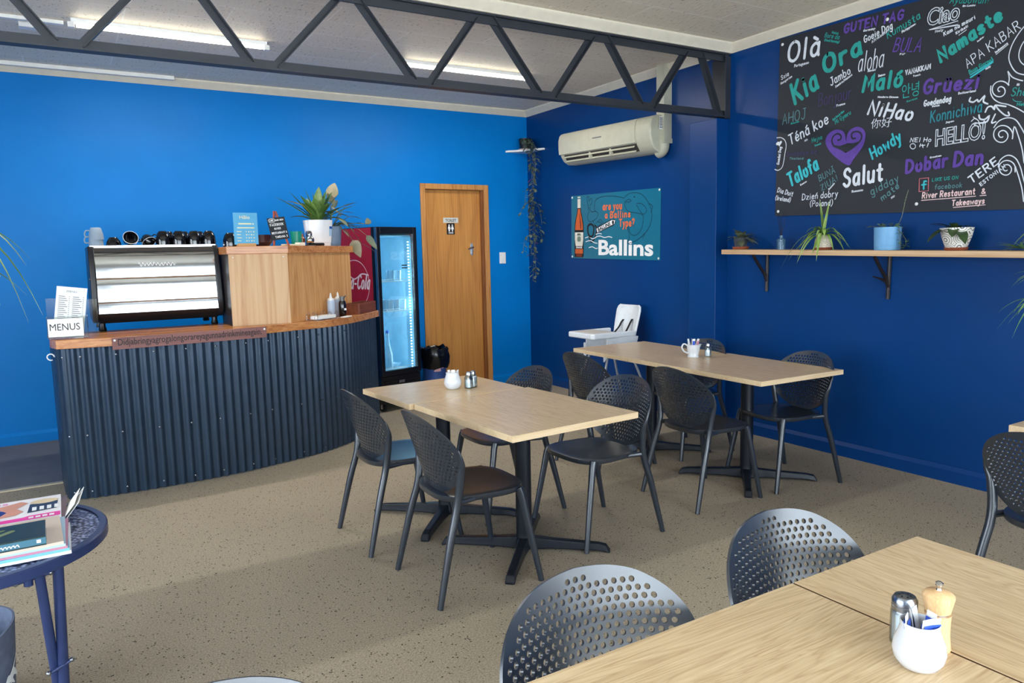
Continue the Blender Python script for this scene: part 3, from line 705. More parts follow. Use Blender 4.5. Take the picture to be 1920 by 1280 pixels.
BIG=[('HELLO!', 4.769, 2.125, 5.066, 2.133, 0.12), ('Ciao', 4.684, 2.87, 4.883, 2.861, 0.12), ('你好', 4.329, 2.302, 4.475, 2.294, 0.07), ('안녕', 4.539, 2.461, 4.652, 2.462, 0.08)]
# ---------------------------------------------------------------- advertising sign on the navy wall
def wallM(u, v, x=-.004, ang=0):
    """local x runs to the right along the right-hand wall, y up, z out into the room"""
    return Matrix(((0, 0, -1, x), (-1, 0, 0, -u), (0, 1, 0, v), (0, 0, 0, 1))) @ Matrix.Rotation(ang, 4, 'Z')
sg = thing('advertising_sign', 'teal metal advertising sign with an orange drink bottle, on the navy wall', 'sign', (0, -.86, 1.449), 0, rot=(R(1.2), 0, 0))
def SM(u, v, z=.0065, a=0): return wallM(u, v, -z, a)
mb = MB(); mb.prism([(0, 0), (1.395, 0), (1.395, .662), (0, .662)], 0, .006, SM(0, 0, 0)); mb.build('panel', M('teal_enamel', (25, 110, 138), .3, var=.04), sg, smooth=0)
for u, v in ((.018, .018), (1.377, .018), (.018, .644), (1.377, .644)): MB().lathe([(.011, 0), (.011, .004), (.004, .006)], 10, SM(u, v, .006)).build('screw', WHITE, sg)
def flat(mb, poly, M_, z=0):
    mb.add([(p[0], p[1], z) for p in poly], [tuple(range(len(poly)))], M_)
bo = MB(); c = .14
half = [(.075, .012), (.082, .03), (.082, .30), (.078, .36), (.058, .43), (.036, .49), (.028, .54), (.027, .62)]
flat(bo, [(c+a, b) for a, b in half] + [(c-a, b) for a, b in half[::-1]], SM(0, 0, .0068))
btl = bo.build('bottle_picture', INK, sg, smooth=0, fix=False)
def inset(pts, name, m, z=.0071):
    b = MB()
    for q in pts: flat(b, q, SM(0, 0, z))
    return b.build(name, m, btl, smooth=0, fix=False)
OR = M('orange_drink', (203, 96, 48), .35); DKO = M('dark_orange', (120, 50, 30), .35)
inset([[(c-.068, .30), (c+.068, .30), (c+.064, .36), (c+.045, .43), (c+.025, .485), (c+.02, .52), (c-.02, .52), (c-.025, .485), (c-.045, .43), (c-.064, .36)], [(c-.068, .05), (c+.068, .05), (c+.068, .10), (c-.068, .10)]], 'orange_drink', OR)
inset([[(c-.05, .018), (c+.05, .018), (c+.05, .045), (c-.05, .045)], [(c+.022, .31), (c+.04, .31), (c+.036, .38), (c+.012, .47), (c+.006, .47)]], 'dark_band', DKO, .0073)
inset([[(c-.075, .275), (c+.075, .275), (c+.075, .20), (c+.06, .13), (c-.06, .13), (c-.075, .20)], [(c-.026, .53), (c+.026, .53), (c+.026, .625), (c-.026, .625)], [(c-.026, .635), (c+.026, .635), (c+.026, .648), (c-.026, .648)]], 'bottle_label', M('cream_label', (222, 219, 205), .4), .0074)
b2 = MB()
for k in range(2): b2.add([(c + (.02*math.cos(a*PI/8)) + (-.013, .013)[k], .205+.03*math.sin(a*PI/8), 0) for a in range(16)], [tuple(range(16))], SM(0, 0, .0077+.0002*k))
flat(b2, [(c-.035, .24), (c+.035, .24), (c+.028, .262), (c-.028, .262)], SM(0, 0, .0077))
b2.build('label_emblem', M('grey_green_print', (116, 132, 120), .5), btl, smooth=0, fix=False)
b2 = MB(); font_mesh(b2, 'ORANGE', SM(c-.055, .108, .0078), .022, .11, bold=.001); flat(b2, [(c-.066, .255), (c+.066, .255), (c+.066, .262), (c-.066, .262)], SM(0, 0, .0077)); b2.build('label_print', WHITEINK, btl, smooth=0, fix=False)
tx = MB(); ORG = M('orange_lettering', (226, 112, 66), .4)
for s, u, v, h, w in (('are you', .54, .487, .060, .31), ('a Ballins', .575, .405, .062, .405), ('Type?', .80, .318, .068, .24)):
    hand(tx, s, SM(u, v, .0071), w, h*1.2 if s != 'are you' else .085, .0145)
tx.build('slogan_lettering', ORG, sg, smooth=0, fix=False)
tx = MB(); font_mesh(tx, 'Ballins', SM(.475, .045, .0075), .21, .83, bold=.006); tx.build('name_lettering', WHITEINK, sg, smooth=0, fix=False)
ln = MB()
def cs(X, Y):
    top = 585 - (X-505)*.075; return ((X-505)/597*1.395, (1-(Y-top)/(425+(X-505)*.085))*.662)
for P in ([(882,603),(895,585),(925,570),(965,570),(1000,590),(1030,635),(1050,690),(1050,750),(1030,810),(990,860),(950,890),(905,905)],
          [(1033,640),(1055,660),(1045,700)], [(885,628),(905,612),(925,618),(915,628),(890,630)], [(888,625),(885,650),(905,690),(950,700),(995,715),(1000,760),(985,820),(955,850),(925,840),(908,790)],
          [(960,640),(985,640),(1010,660),(1020,690),(1000,712),(975,680),(960,650)], [(905,800),(915,870),(890,920)], [(1010,840),(1000,870)],
          [(680,640),(690,610),(740,590),(820,590),(880,603)], [(640,700),(630,640),(622,600),(635,590),(640,620),(655,600),(660,630),(645,650)], [(632,700),(630,740),(650,760),(690,740),(705,710),(690,690),(660,695)],
          [(640,660),(655,690),(680,690)], [(680,640),(678,680),(690,690)], [(665,750),(680,780),(690,800)], [(700,760),(730,770),(700,790),(665,785)], [(690,770),(720,745),(740,765)]):
    ribbon(ln, smooth_path([(*cs(*p), 0) for p in P], 4), .0055, SM(0, 0, .0072))
ln.add([(*cs(945+5*math.cos(a), 597+5*math.sin(a)), 0) for a in [k*PI/4 for k in range(8)]], [tuple(range(8))], SM(0, 0, .0072))
ln.build('line_drawing', M('dark_teal_line', (12, 40, 58), .5), sg, smooth=0, fix=False)
rg = MB()
for q, z in (([(630,800),(640,780),(660,778),(675,800),(668,850),(650,860),(634,840)], 0), ):
    P = smooth_path([(*cs(*p), 0) for p in q], 4, True); ribbon(rg, P + [P[0]], .022, SM(0, 0, .0075))
P = smooth_path([(*cs(*p), 0) for p in [(640,860),(655,895),(675,880),(688,850),(694,810),(685,785)]], 4); ribbon(rg, P, .02, SM(0, 0, .0075))
op = [cs(700,832), cs(818,772), cs(822,750), cs(800,748), cs(694,806)]
flat(rg, [cs(692,840), cs(812,784), cs(826,765), cs(820,742), cs(795,744), cs(690,800)], SM(0, 0, .0074))
rg.build('bottle_opener_picture', INK, sg, smooth=0, fix=False)
wv = MB(); flat(wv, op, SM(0, 0, .0077))
for P in ([(612,870),(640,862),(665,875),(690,866)], [(690,862),(720,856),(750,866),(780,860),(802,866)], [(616,895),(650,888),(680,902),(700,905)], [(640,935),(665,930),(690,942),(702,938)], [(690,845),(710,838),(730,842)]):
    ribbon(wv, smooth_path([(*cs(*p), 0) for p in P], 4), .008, SM(0, 0, .0076))
wv.build('wave_picture', WHITEINK, sg, smooth=0, fix=False)
a0 = cs(706, 826); a1 = cs(792, 782); an = math.atan2(a1[1]-a0[1], a1[0]-a0[0])
tx = MB(); font_mesh(tx, 'BALLINS', SM(a0[0], a0[1], .0079, an), .05, math.hypot(a1[0]-a0[0], a1[1]-a0[1]), bold=.002)
q = cs(808, 764); tx.add([(q[0]+.017*math.cos(k*PI/6), q[1]+.02*math.sin(k*PI/6), 0) for k in range(12)], [tuple(range(12))], SM(0, 0, .0079))
tx.build('opener_lettering', INK, sg, smooth=0, fix=False)

# ---------------------------------------------------------------- greetings chalkboard
bd = thing('greetings_board', 'huge charcoal board of handwritten greetings above the wall shelf', 'board')
mb = MB(); mb.prism([(3.553, 1.757), (6.5, 1.667), (6.5, 2.985), (3.568, 3.0655)], 0, .011, wallM(0, 0, -.001)); mb.build('panel', M('charcoal_board', (40, 43, 50), .55, var=.05, vs=4), bd, smooth=0)
for u, v in ((3.592, 3.02), (3.582, 1.79), (4.42, 2.98), (4.665, 1.775), (3.562, 2.30)): MB().lathe([(.011, 0), (.011, .003), (.003, .007)], 10, wallM(u, v, -.012)).build('screw', WHITE, bd)
CH = {'w': ((222, 228, 238), 'white'), 't': ((40, 160, 152), 'teal'), 'c': ((58, 188, 200), 'cyan'), 'p': ((96, 66, 158), 'purple'), 'd': ((66, 54, 104), 'dim_purple'), 'g': ((92, 140, 146), 'grey_teal'), 's': ((46, 132, 146), 'sea_blue'), 'k': ((240, 208, 208), 'pink_white'), 'r': ((198, 110, 118), 'red')}
CM = {k: M(n + '_paint_pen', c, .6, var=.12, vs=30) for k, (c, n) in CH.items()}
parts = {k: MB() for k in CH}
lay = 0
for t, u0, v0, u1, v1, h, c, wt in WORDS:
    lay += 1
    mb = MB() if h > .034 else parts[c]
    hand(mb, t, wallM(u0, v0, -.0125-.00002*lay, math.atan2(v1-v0, u1-u0)), math.hypot(u1-u0, v1-v0), h, max(wt, .0042), slant=.08)
    if h > .034: mb.build('painted_greeting', CM[c], bd, smooth=0, fix=False)['label'] = CH[c][1].replace('_', ' ') + ' painted greeting'
for c, wt, P, sm in STROKES:
    lay += 1
    Q = [Vector((p[0], p[1], 0)) for p in P]
    ribbon(parts[c], smooth_path(Q, 4) if sm and len(Q) > 2 else Q, wt, wallM(0, 0, -.0125-.00002*lay))
for t, u0, v0, u1, v1, h in BIG:
    M_ = wallM(u0, v0, -.0145, math.atan2(v1-v0, u1-u0)); wd = math.hypot(u1-u0, v1-v0)
    if t in ('HELLO!', 'Ciao'):
        font_mesh(parts['w'], t, M_, .138 if t == 'Ciao' else .142, wd, bold=.002, outline=.003, shear=.05)
    else: font_mesh(parts['w' if t[0] == '\u4f60' else 't'], t, M_, .07 if t[0] == '\u4f60' else .1, wd)
hb = MB()
flat(hb, [(p.x, p.y) for p in smooth_path([(a, b, 0) for a, b in HEART_OUT], 4, True)], wallM(0, 0, -.0142))
hb.build('painted_heart', CM['p'], bd, smooth=0, fix=False)
hb = MB()
for L_ in (HEART_L, HEART_R): ribbon(hb, smooth_path([(a, b, 0) for a, b in L_], 5), .011, wallM(0, 0, -.0146))
flat(hb, HEART_GAP, wallM(0, 0, -.0144))
hb.build('heart_scroll_gap', M('charcoal_gap', (40, 43, 50), .55), bd, smooth=0, fix=False)
for k, b in parts.items():
    if b.v: b.build('caption_lettering', CM[k], bd, smooth=0, fix=False)['label'] = CH[k][1].replace('_', ' ') + ' hand lettering'

# ---------------------------------------------------------------- plants
TERRA = M('terracotta', (150, 78, 50), .7, var=.1)
SOIL = M('potting_soil', (48, 36, 28), .9, var=.3, vs=40)
def green(name, a, b, rough=.4):
    m, n, s = nt(name)
    n.links.new(ramp(n, noise(n, coords(n), 9, 3), [(.3, lin(a)), (.7, lin(b))]), s.inputs['Base Color']); s.inputs['Roughness'].default_value = rough
    s.inputs['Subsurface Weight'].default_value = .0
    return m
G_SPIDER = green('spider_leaf', (98, 142, 56), (180, 204, 118)); G_STRIPE = green('pale_leaf_stripe', (190, 208, 150), (214, 224, 180))
G_DARK = green('dark_leaf', (34, 54, 32), (66, 88, 50), .25); G_LILY = green('lily_leaf', (56, 92, 40), (112, 146, 74))
G_PALE = green('pale_pink_leaf', (130, 130, 96), (186, 168, 140)); G_GREY = green('grey_green_leaf', (84, 96, 76), (134, 142, 116)); G_MID = green('fresh_leaf', (80, 132, 74), (140, 182, 112))
G_VINE = green('vine_leaf', (46, 66, 62), (128, 140, 122)); G_RED = green('vine_red_leaf', (96, 30, 46), (140, 60, 74)); STEM = green('stem', (70, 80, 50), (104, 110, 70))
rn0 = random.Random(41)
def zsh(y): return 1.509 - .0195*(-y - 3.265)
sh = thing('wall_shelf', 'long pale timber shelf on dark branch brackets below the greetings board', 'shelf', (0, -3.265, 1.509), 0, rot=(R(1.12), 0, 0))
mb = MB(); mb.box((-.285, -3.1, -.036), (-.001, 0, 0)); mb.build('board', wood('pale_shelf_timber', (176, 138, 100), (206, 170, 130), (222, 190, 152), 'y', 1.2, .5, .5, .02), sh, smooth=0, bev=.002)
IRON = M('dark_iron', (40, 34, 36), .35, .3)
for y, f in ((-.225, 0), (-1.235, 1), (-2.245, 0)):
    mb = MB()
    mb.tube([(-.012, y, -.33), (-.012, y, -.036)], .013, 8)
    mb.tube(smooth_path([(-.014, y, -.25), (-.04, y+.004, -.19), (-.10, y+.01, -.12), (-.165, y+.012, -.042)], 4), [.012]*12+[.009], 8)
    if f: mb.tube(smooth_path([(-.016, y, -.235), (-.05, y+.02, -.20), (-.12, y+.05, -.175)], 4), [.009]*6+[.006, .005, .003], 6)
    mb.build('bracket', IRON, sh)
def pot(mb, r0, r1, h, wall=.006):
    return mb.lathe([(0, 0), (r0, 0), (r1, h), (r1-wall, h), (r0-wall, wall+.01), (0, wall+.01)], 28)
def saucer(mb, r, h=.016): return mb.lathe([(0, 0), (r*.85, 0), (r, h), (r-.006, h), (r*.85-.004, .006), (0, .006)], 28)
def soil(parent, r, z): 
    b = MB(); b.lathe([(0, z-.004), (r, z-.004), (r*.6, z+.003), (0, z+.004)], 18); return b.build('soil', SOIL, parent)

# small dark leaved plant in a clear pot
t = thing('small_potted_plant', 'little dark leaved plant in a clear pot on a terracotta saucer, first on the shelf', 'potted plant', (-.15, -3.34, zsh(-3.34)))
mb = MB(); saucer(mb, .066, .02); mb.build('saucer', TERRA, t)
mb = MB(); mb.lathe([(0, .007), (.045, .007), (.058, .085), (.055, .085), (.043, .012), (0, .012)], 24); mb.build('pot', M('smoky_clear_pot', (110, 116, 120), .15, trans=.5, alpha=.75), t)
soil(t, .048, .06)
mb = MB()
for k, (az, el, L, w) in enumerate([(200, 50, .15, .05), (150, 62, .14, .048), (245, 20, .14, .05), (175, 25, .15, .045), (300, 35, .12, .045), (20, 45, .12, .045), (340, 15, .12, .045), (100, 50, .11, .04), (270, 60, .11, .04), (225, -5, .12, .05), (315, -2, .11, .045), (60, 30, .1, .04)]):
    a = R(az); e = R(el); mb.leaf((0, 0, .07), (math.cos(a)*math.cos(e), math.sin(a)*math.cos(e), math.sin(e)), L, w, .35, 'oval', 7, .2)
for k in range(10):
    a = rn0.random()*2*PI; e = rn0.uniform(.1, 1.1); mb.leaf((0, 0, .07), (math.cos(a)*math.cos(e), math.sin(a)*math.cos(e), math.sin(e)), rn0.uniform(.11, .16), .05, .4, 'oval', 7, .2)
mb.build('leaves', green('dusky_leaf', (62, 72, 54), (128, 134, 106)), t)

# reed diffuser
t = thing('reed_diffuser', 'square blue glass reed diffuser with dark sticks on the shelf', 'reed diffuser', (-.15, -3.725, zsh(-3.725)), R(12))
mb = MB(); mb.lathe([(0, 0), (.036, 0), (.036, .066), (.03, .072), (.013, .076), (.013, .088), (.017, .088), (.017, .094), (.009, .094), (.009, .07), (.03, .06), (.03, .006), (0, .006)], 24, Matrix.Rotation(R(45), 4, 'Z') @ Matrix.Identity(4), sq=4)
mb.build('bottle', M('blue_glass', (120, 170, 205), .05, trans=.75, spec=.6), t)
mb = MB(); mb.lathe([(0, .008), (.027, .008), (.027, .04), (0, .04)], 20, Matrix.Rotation(R(45), 4, 'Z'), sq=4); mb.build('oil', M('blue_oil', (90, 140, 175), .1, trans=.3), t)
for dx, dy in ((.02, .05), (.03, .03), (-.03, -.025), (-.015, -.05)):
    mb = MB(); mb.tube([(-dx*.12, -dy*.12, .03), (dx*.2, dy*.2, .1), (dx, dy, .245)], .0022, 5); mb.build('reed', M('dark_reed', (24, 22, 24), .7), t)

def rosette(mb, c, n, Ls, w, els, droop, seed, stripe=None, az=(0, 360)):
    rn = random.Random(seed)
    for k in range(n):
        a = R(az[0] + (az[1]-az[0])*(k+.5*rn.random())/n); e = R(rn.uniform(*els)); L = rn.uniform(*Ls)
        d = (math.cos(a)*math.cos(e), math.sin(a)*math.cos(e), math.sin(e))
        mb.leaf(c, d, L, w*rn.uniform(.8, 1.15), droop*rn.uniform(.7, 1.3), 'strap', 9, .3)
        if stripe is not None: stripe.leaf((c[0], c[1], c[2]+.001), d, L*.97, w*.3, droop, 'strap', 9, .1)
# spider plant in patterned cream pot
def swirl_pot(name, base, ink, cells):
    m, n, b = nt(name)
    v = coords(n, (cells, cells, cells))
    vo = n.nodes.new('ShaderNodeTexVoronoi'); vo.inputs['Scale'].default_value = 1; vo.inputs['Randomness'].default_value = .35; n.links.new(v, vo.inputs['Vector'])
    s = n.nodes.new('ShaderNodeMath'); s.operation = 'MULTIPLY'; s.inputs[1].default_value = 42; n.links.new(vo.outputs['Distance'], s.inputs[0])
    q = n.nodes.new('ShaderNodeMath'); q.operation = 'SINE'; n.links.new(s.outputs[0], q.inputs[0])
    c = mixc(n, ramp(n, q.outputs[0], [(.55, (0,0,0,1)), (.8, (1,1,1,1))]), lin(base), lin(ink))
    n.links.new(c, b.inputs['Base Color']); b.inputs['Roughness'].default_value = .55
    return m
t = thing('spider_plant', 'arching spider plant in a cream swirl patterned pot on the shelf', 'potted plant', (-.15, -4.085, zsh(-4.085)))
mb = MB(); saucer(mb, .078, .02); mb.build('saucer', TERRA, t)
mb = MB(); mb.lathe([(0, .007), (.066, .007), (.074, .03), (.066, .09), (.05, .125), (.044, .125), (.06, .09), (.066, .03), (0, .02)], 28); mb.build('pot', swirl_pot('cream_swirl_glaze', (232, 224, 204), (170, 150, 128), 14), t)
soil(t, .046, .115)
mb = MB(); ms = MB()
for az, el, L, w, dr in [(90, 82, .34, .034, .05), (265, 80, .33, .03, .08), (100, 58, .30, .026, .75), (82, 45, .34, .028, 1.0), (95, 30, .30, .026, 1.0), (110, 12, .30, .024, .9), (170, 20, .30, .026, 1.1), (200, 40, .26, .026, 1.1), (150, 50, .26, .026, 1.0), (265, 40, .34, .022, .95), (275, 62, .36, .024, 1.1), (285, 25, .26, .024, .9), (240, 30, .24, .024, 1.1), (220, 62, .28, .03, 1.0), (180, 65, .24, .03, 1.0), (130, 35, .42, .022, 1.25), (120, 70, .28, .03, .9), (310, 45, .22, .022, .9), (190, 5, .2, .024, .9), (75, 60, .3, .024, .9), (88, 68, .3, .024, .8), (300, 55, .3, .022, 1.0), (260, 25, .28, .024, 1.0), (205, 30, .3, .026, 1.2), (160, 35, .3, .026, 1.2), (115, 50, .3, .026, 1.0)]:
    a = R(az); e = R(el); d = (math.cos(a)*math.cos(e), math.sin(a)*math.cos(e), math.sin(e))
    if d[0] > .25: d = (.25, d[1], d[2])
    mb.leaf((0, 0, .118), d, L, w*1.35, dr, 'strap', 10, .3)
mb.build('leaves', G_SPIDER, t)
# trailing plant in blue pot
t = thing('trailing_potted_plant', 'sky blue round pot with a trailing small leaved plant on the shelf', 'potted plant', (-.15, -4.562, zsh(-4.562)))
mb = MB(); mb.lathe([(0, 0), (.094, 0), (.096, .03), (.097, .031), (.096, .033), (.1, .18), (.094, .18), (.09, .02), (0, .02)], 36); mb.build('pot', M('sky_blue_plastic', (112, 168, 214), .4), t)
soil(t, .092, .165)
mb = MB(); st = MB(); rn = random.Random(3)
def sprig(P, n, r):
    Q = smooth_path(P, 5); st.tube(Q, .0022, 5)
    for k in range(n):
        p = Q[int(rn.random()*(len(Q)-1))]; a = rn.random()*2*PI
        mb.leaf(p, (math.cos(a), math.sin(a), rn.uniform(-.2, .8)), r*rn.uniform(.8, 1.3), r*.9, .2, 'oval', 5, .15)
for k in range(9):
    a = rn.random()*2*PI; q = rn.uniform(.03, .08); sprig([(q*.4*math.cos(a), q*.4*math.sin(a), .165), (q*math.cos(a), q*math.sin(a), .19+rn.random()*.025)], 6, .024)
sprig([(-.02, .06, .17), (-.03, .1, .19), (-.03, .16, .185)], 9, .02)
sprig([(-.02, -.07, .17), (-.03, -.105, .19), (-.035, -.125, .08), (-.04, -.13, .01)], 22, .03)
sprig([(-.02, -.06, .17), (-.03, -.11, .15), (-.035, -.165, .09), (-.03, -.17, .05), (-.03, -.15, .01)], 18, .03)
sprig([(-.02, -.08, .17), (-.01, -.115, .25), (0.0, -.135, .38), (.01, -.15, .46)], 8, .012)
st.build('stems', STEM, t); mb.build('leaves', green('peperomia_leaf', (84, 124, 92), (150, 182, 140)), t)
# patterned pot with dark leaves
t = thing('dark_leaf_potted_plant', 'white pot with black dotted rings and glossy dark leaves on the shelf', 'potted plant', (-.15, -5.0, zsh(-5.0)))
mb = MB(); saucer(mb, .082, .022); mb.build('saucer', TERRA, t)
mb = MB(); mb.lathe([(0, .008), (.068, .008), (.074, .03), (.098, .10), (.112, .165), (.105, .165), (.09, .10), (.066, .03), (0, .03)], 36); mb.build('pot', swirl_pot('white_ring_glaze', (238, 236, 228), (84, 80, 78), 13), t)
soil(t, .1, .148)
mb = MB()
for az, el, L, w, dr in [(150, 20, .22, .085, .75), (120, 35, .2, .07, .35), (95, 22, .2, .06, .15), (200, 35, .17, .08, .9), (230, 15, .18, .08, .85), (265, 38, .15, .07, .6), (300, 40, .12, .06, .5), (60, 40, .13, .06, .4), (180, 62, .12, .06, .5)]:
    a = R(az); e = R(el); mb.leaf((-.02, 0, .15), (math.cos(a)*math.cos(e), math.sin(a)*math.cos(e), math.sin(e)), L, w, dr, 'oval', 8, .15)
mb.build('leaves', G_DARK, t)
# large spider plant at the edge of the view, with runners
t = thing('spider_plant', 'spider plant with runners and hanging plantlets at the shelf end beyond the dotted pot', 'potted plant', (-.15, -5.56, zsh(-5.56)))
mb = MB(); pot(mb, .075, .095, .15); mb.build('pot', CERAM, t)
soil(t, .086, .14)
mb = MB(); rosette(mb, (0, 0, .14), 16, (.26, .36), .026, (35, 75), .9, 5, az=(80, 290))
for az, el, L, w, dr in [(100, 40, .42, .03, 1.05), (110, 55, .36, .026, .9), (96, 60, .3, .022, .5)]:
    a = R(az); e = R(el); mb.leaf((0, 0, .14), (math.cos(a)*math.cos(e), math.sin(a)*math.cos(e), math.sin(e)), L, w, dr, 'strap', 10, .3)
mb.build('leaves', G_SPIDER, t)
mb = MB(); st = MB()
st.tube(smooth_path([(0, .02, .15), (-.05, .12, .12), (-.03, .2, .03), (-.02, .24, .02)], 5), .0025, 5)
st.tube(smooth_path([(0, .0, .15), (-.15, .02, .12), (-.17, .04, -.1), (-.17, .05, -.22), (-.17, .05, -.33)], 5), .0025, 5)
for c, az, els, Ls, dr, n, sd in (((-.02, .23, .022), (30, 150), (2, 25), (.12, .2), .12, 9, 1), ((-.02, .19, .03), (150, 330), (50, 80), (.1, .16), .3, 5, 2), ((-.17, .045, -.17), (30, 300), (0, 50), (.14, .22), .7, 8, 4), ((-.17, .05, -.31), (20, 340), (-30, 40), (.16, .26), .8, 14, 8)):
    rosette(mb, c, n+3, Ls, .022, els, dr, sd, az=az)
st.build('runners', STEM, t); mb.build('plantlets', G_MID, t)

for o_ in [q for q in COL.objects if q.parent is None and q.get('category') in ('potted plant', 'reed diffuser')]: o_.scale = {'small_potted_plant': (1, 1, 1.1), 'reed_diffuser': (.82, .82, 1.1)}.get(o_.name, (.82, .82, .82))
# corner shelf with hanging vine
cs_ = thing('corner_shelf', 'small white triangular shelf high in the corner of the two blue walls', 'shelf', (0, 0, 2.66))
mb = MB(); mb.prism([(-.002, -.002), (-.295, -.002), (-.285, -.03), (-.15, -.17), (-.03, -.36), (-.002, -.375)], 0, .022); mb.build('board', WHITE, cs_, smooth=0, bev=.003)
t = thing('trailing_vine', 'black pot with a long trailing vine on the white corner shelf', 'potted plant', (-.10, -.12, 2.682))
mb = MB(); pot(mb, .058, .074, .125); mb.build('pot', M('matt_black_pot', (18, 18, 22), .4), t)
mb = MB(); saucer(mb, .082, .012); soil(t, .066, .115); mb.build('saucer', M('pink_saucer', (190, 170, 165), .5), t, )
mb = MB(); st = MB(); rd = MB(); rn = random.Random(12)
def strand(P, n, sz, spread=1, red=0):
    Q = smooth_path(P, 8); st.tube(Q, .002, 4)
    for k in range(n):
        p = Q[min(len(Q)-1, int((k+rn.random())/n*len(Q)))]; a = rn.random()*2*PI
        d = Vector((math.cos(a), math.sin(a)-.3, rn.uniform(-.6, .25)))
        (rd if rn.random() < red else mb).leaf(p, d, sz*rn.uniform(.7, 1.3), sz*.55, .35, 'oval', 5, .2)
strand([(-.02, -.07, .12), (-.02, -.16, .05), (-.02, -.24, -.15), (-.035, -.2, -.5), (-.02, -.2, -.9), (-.02, -.2, -1.43)], 74, .062, red=.04)
strand([(-.05, -.05, .12), (-.06, -.15, .0), (-.06, -.22, -.3), (-.05, -.2, -.7), (-.04, -.21, -1.1), (-.06, -.2, -1.48)], 74, .06, red=.03)
strand([(-.03, -.05, .12), (-.03, -.17, .0), (-.04, -.22, -.45), (-.09, -.2, -.8), (-.07, -.2, -1.2)], 44, .065)
strand([(-.04, -.2, -.55), (-.13, -.18, -.62), (-.20, -.16, -.74)], 12, .045)
strand([(-.05, -.2, -.5), (-.10, -.18, -.45), (-.13, -.17, -.6)], 9, .045)
strand([(-.04, -.2, -.95), (-.14, -.18, -1.0), (-.16, -.16, -1.15)], 10, .045)
strand([(0, -.2, -.6), (.04, -.22, -.7), (.05, -.24, -.85)], 9, .065); strand([(0, -.2, -.85), (.04, -.22, -.92), (.05, -.24, -1.06)], 9, .06)
st.build('stems', STEM, t); mb.build('leaves', G_VINE, t)
if rd.v: rd.build('red_leaves', G_RED, t)
# hanging spider plant at the left edge
t = thing('hanging_spider_plant', 'spider plant in a hanging glass bowl near the magazine table', 'hanging plant', (-4.985, -5.6, 1.40))
mb = MB(); mb.lathe([(0, 0), (.05, .004), (.095, .045), (.108, .10), (.095, .15), (.091, .15), (.102, .1), (.09, .047), (.045, .01), (0, .008)], 28); mb.build('bowl', M('lilac_glass', (170, 180, 220), .05, trans=.8), t)
soil(t, .085, .12)
mb = MB()
for k in range(3):
    a = R(90+120*k); mb.tube([(.093*math.cos(a), .093*math.sin(a), .148), (0, 0, .6)], .0025, 5)
mb.tube([(0, 0, .6), (0, 0, H-1.40)], .003, 5); mb.build('hanger', M('jute_cord', (150, 124, 88), .8), t)
mb = MB(); ms = MB()
for az, el, L, w, dr in [(-12, 62, .34, .011, .92), (4, 58, .31, .010, .85), (-6, 68, .40, .012, 1.25), (14, 60, .36, .010, 1.2), (-25, 70, .34, .012, 1.2), (5, 20, .16, .010, .8), (150, 60, .32, .012, 1.0), (180, 50, .3, .012, 1.0), (210, 60, .3, .012, .9), (90, 65, .3, .012, .9), (-80, 60, .26, .012, 1.0), (240, 40, .3, .012, 1.0), (120, 40, .3, .012, 1.0)]:
    a = R(az); e = R(el); d = (math.cos(a)*math.cos(e), math.sin(a)*math.cos(e), math.sin(e))
    mb.leaf((0, 0, .13), d, L, w*2.3, dr, 'strap', 10, .3); ms.leaf((0, 0, .1325), d, L, w*.9, dr, 'strap', 10, .0)
mb.build('leaves', G_SPIDER, t); ms.build('leaf_stripes', G_STRIPE, t)
# ---------------------------------------------------------------- service counter
CTOP = 1.043
PLY = wood('pine_plywood', (178, 114, 60), (204, 148, 90), (220, 170, 114), 'z', .8, .5, 1.1, .02)
PLYP = wood('pale_pine_plywood', (186, 138, 96), (202, 160, 118), (214, 178, 136), 'z', .7, .5, .8, .02, .8)
RIMU = wood('varnished_counter_timber', (150, 84, 44), (190, 122, 70), (214, 154, 98), 'x', 1.0, .25, .7, .02)
REDW = wood('red_brown_timber', (84, 40, 24), (122, 62, 38), (146, 80, 52), 'x', 1.2, .4, .6, .03)
front = [(-4.865,-1.49),(-4.855,-1.7),(-4.845,-1.9),(-4.815,-2.0),(-4.72,-2.035),(-4.52,-2.055),(-4.3,-2.06),(-4.1,-2.05),(-3.91,-2.035),(-3.7,-2.0),(-3.535,-1.955),(-3.30,-1.885),(-3.12,-1.82),(-2.98,-1.745),(-2.86,-1.67),(-2.74,-1.565),(-2.56,-1.37),(-2.41,-1.19),(-2.395,-1.12)]
sc = thing('service_counter', 'curved counter faced in dark corrugated steel with a varnished timber top', 'counter', (-3.7, -1.6, 0))
IM = Matrix.Translation((3.7, 1.6, 0))
P = smooth_path([(*p, 0) for p in front], 40)
L_ = [0]
for a, b in zip(P, P[1:]): L_.append(L_[-1] + (b-a).length)
mb = MB(); q = []
step = .0056; s = .0; j = 0
while s < L_[-1]:
    while L_[j+1] < s: j += 1
    f = (s-L_[j])/(L_[j+1]-L_[j]); p = P[j].lerp(P[j+1], f); t = (P[j+1]-P[j]).normalized(); n_ = Vector((t.y, -t.x, 0))
    amp = .0095 if s > .55 else .003
    q.append(p + n_*(amp*math.sin(2*PI*s/.0585)))
    s += step
vs = [IM @ Vector((p.x, p.y, z)) for z in (.006, CTOP-.055) for p in q]; n_ = len(q)
mb.add(vs, [(i, i+1, n_+i+1, n_+i) for i in range(n_-1)])
cst = M('dark_blue_grey_corrugated_steel', (46, 64, 84), .3, .3, var=.1, vs=8, spec=.6)
mb.build('corrugated_cladding', cst, sc, smooth=60, fix=False)
mb = MB()
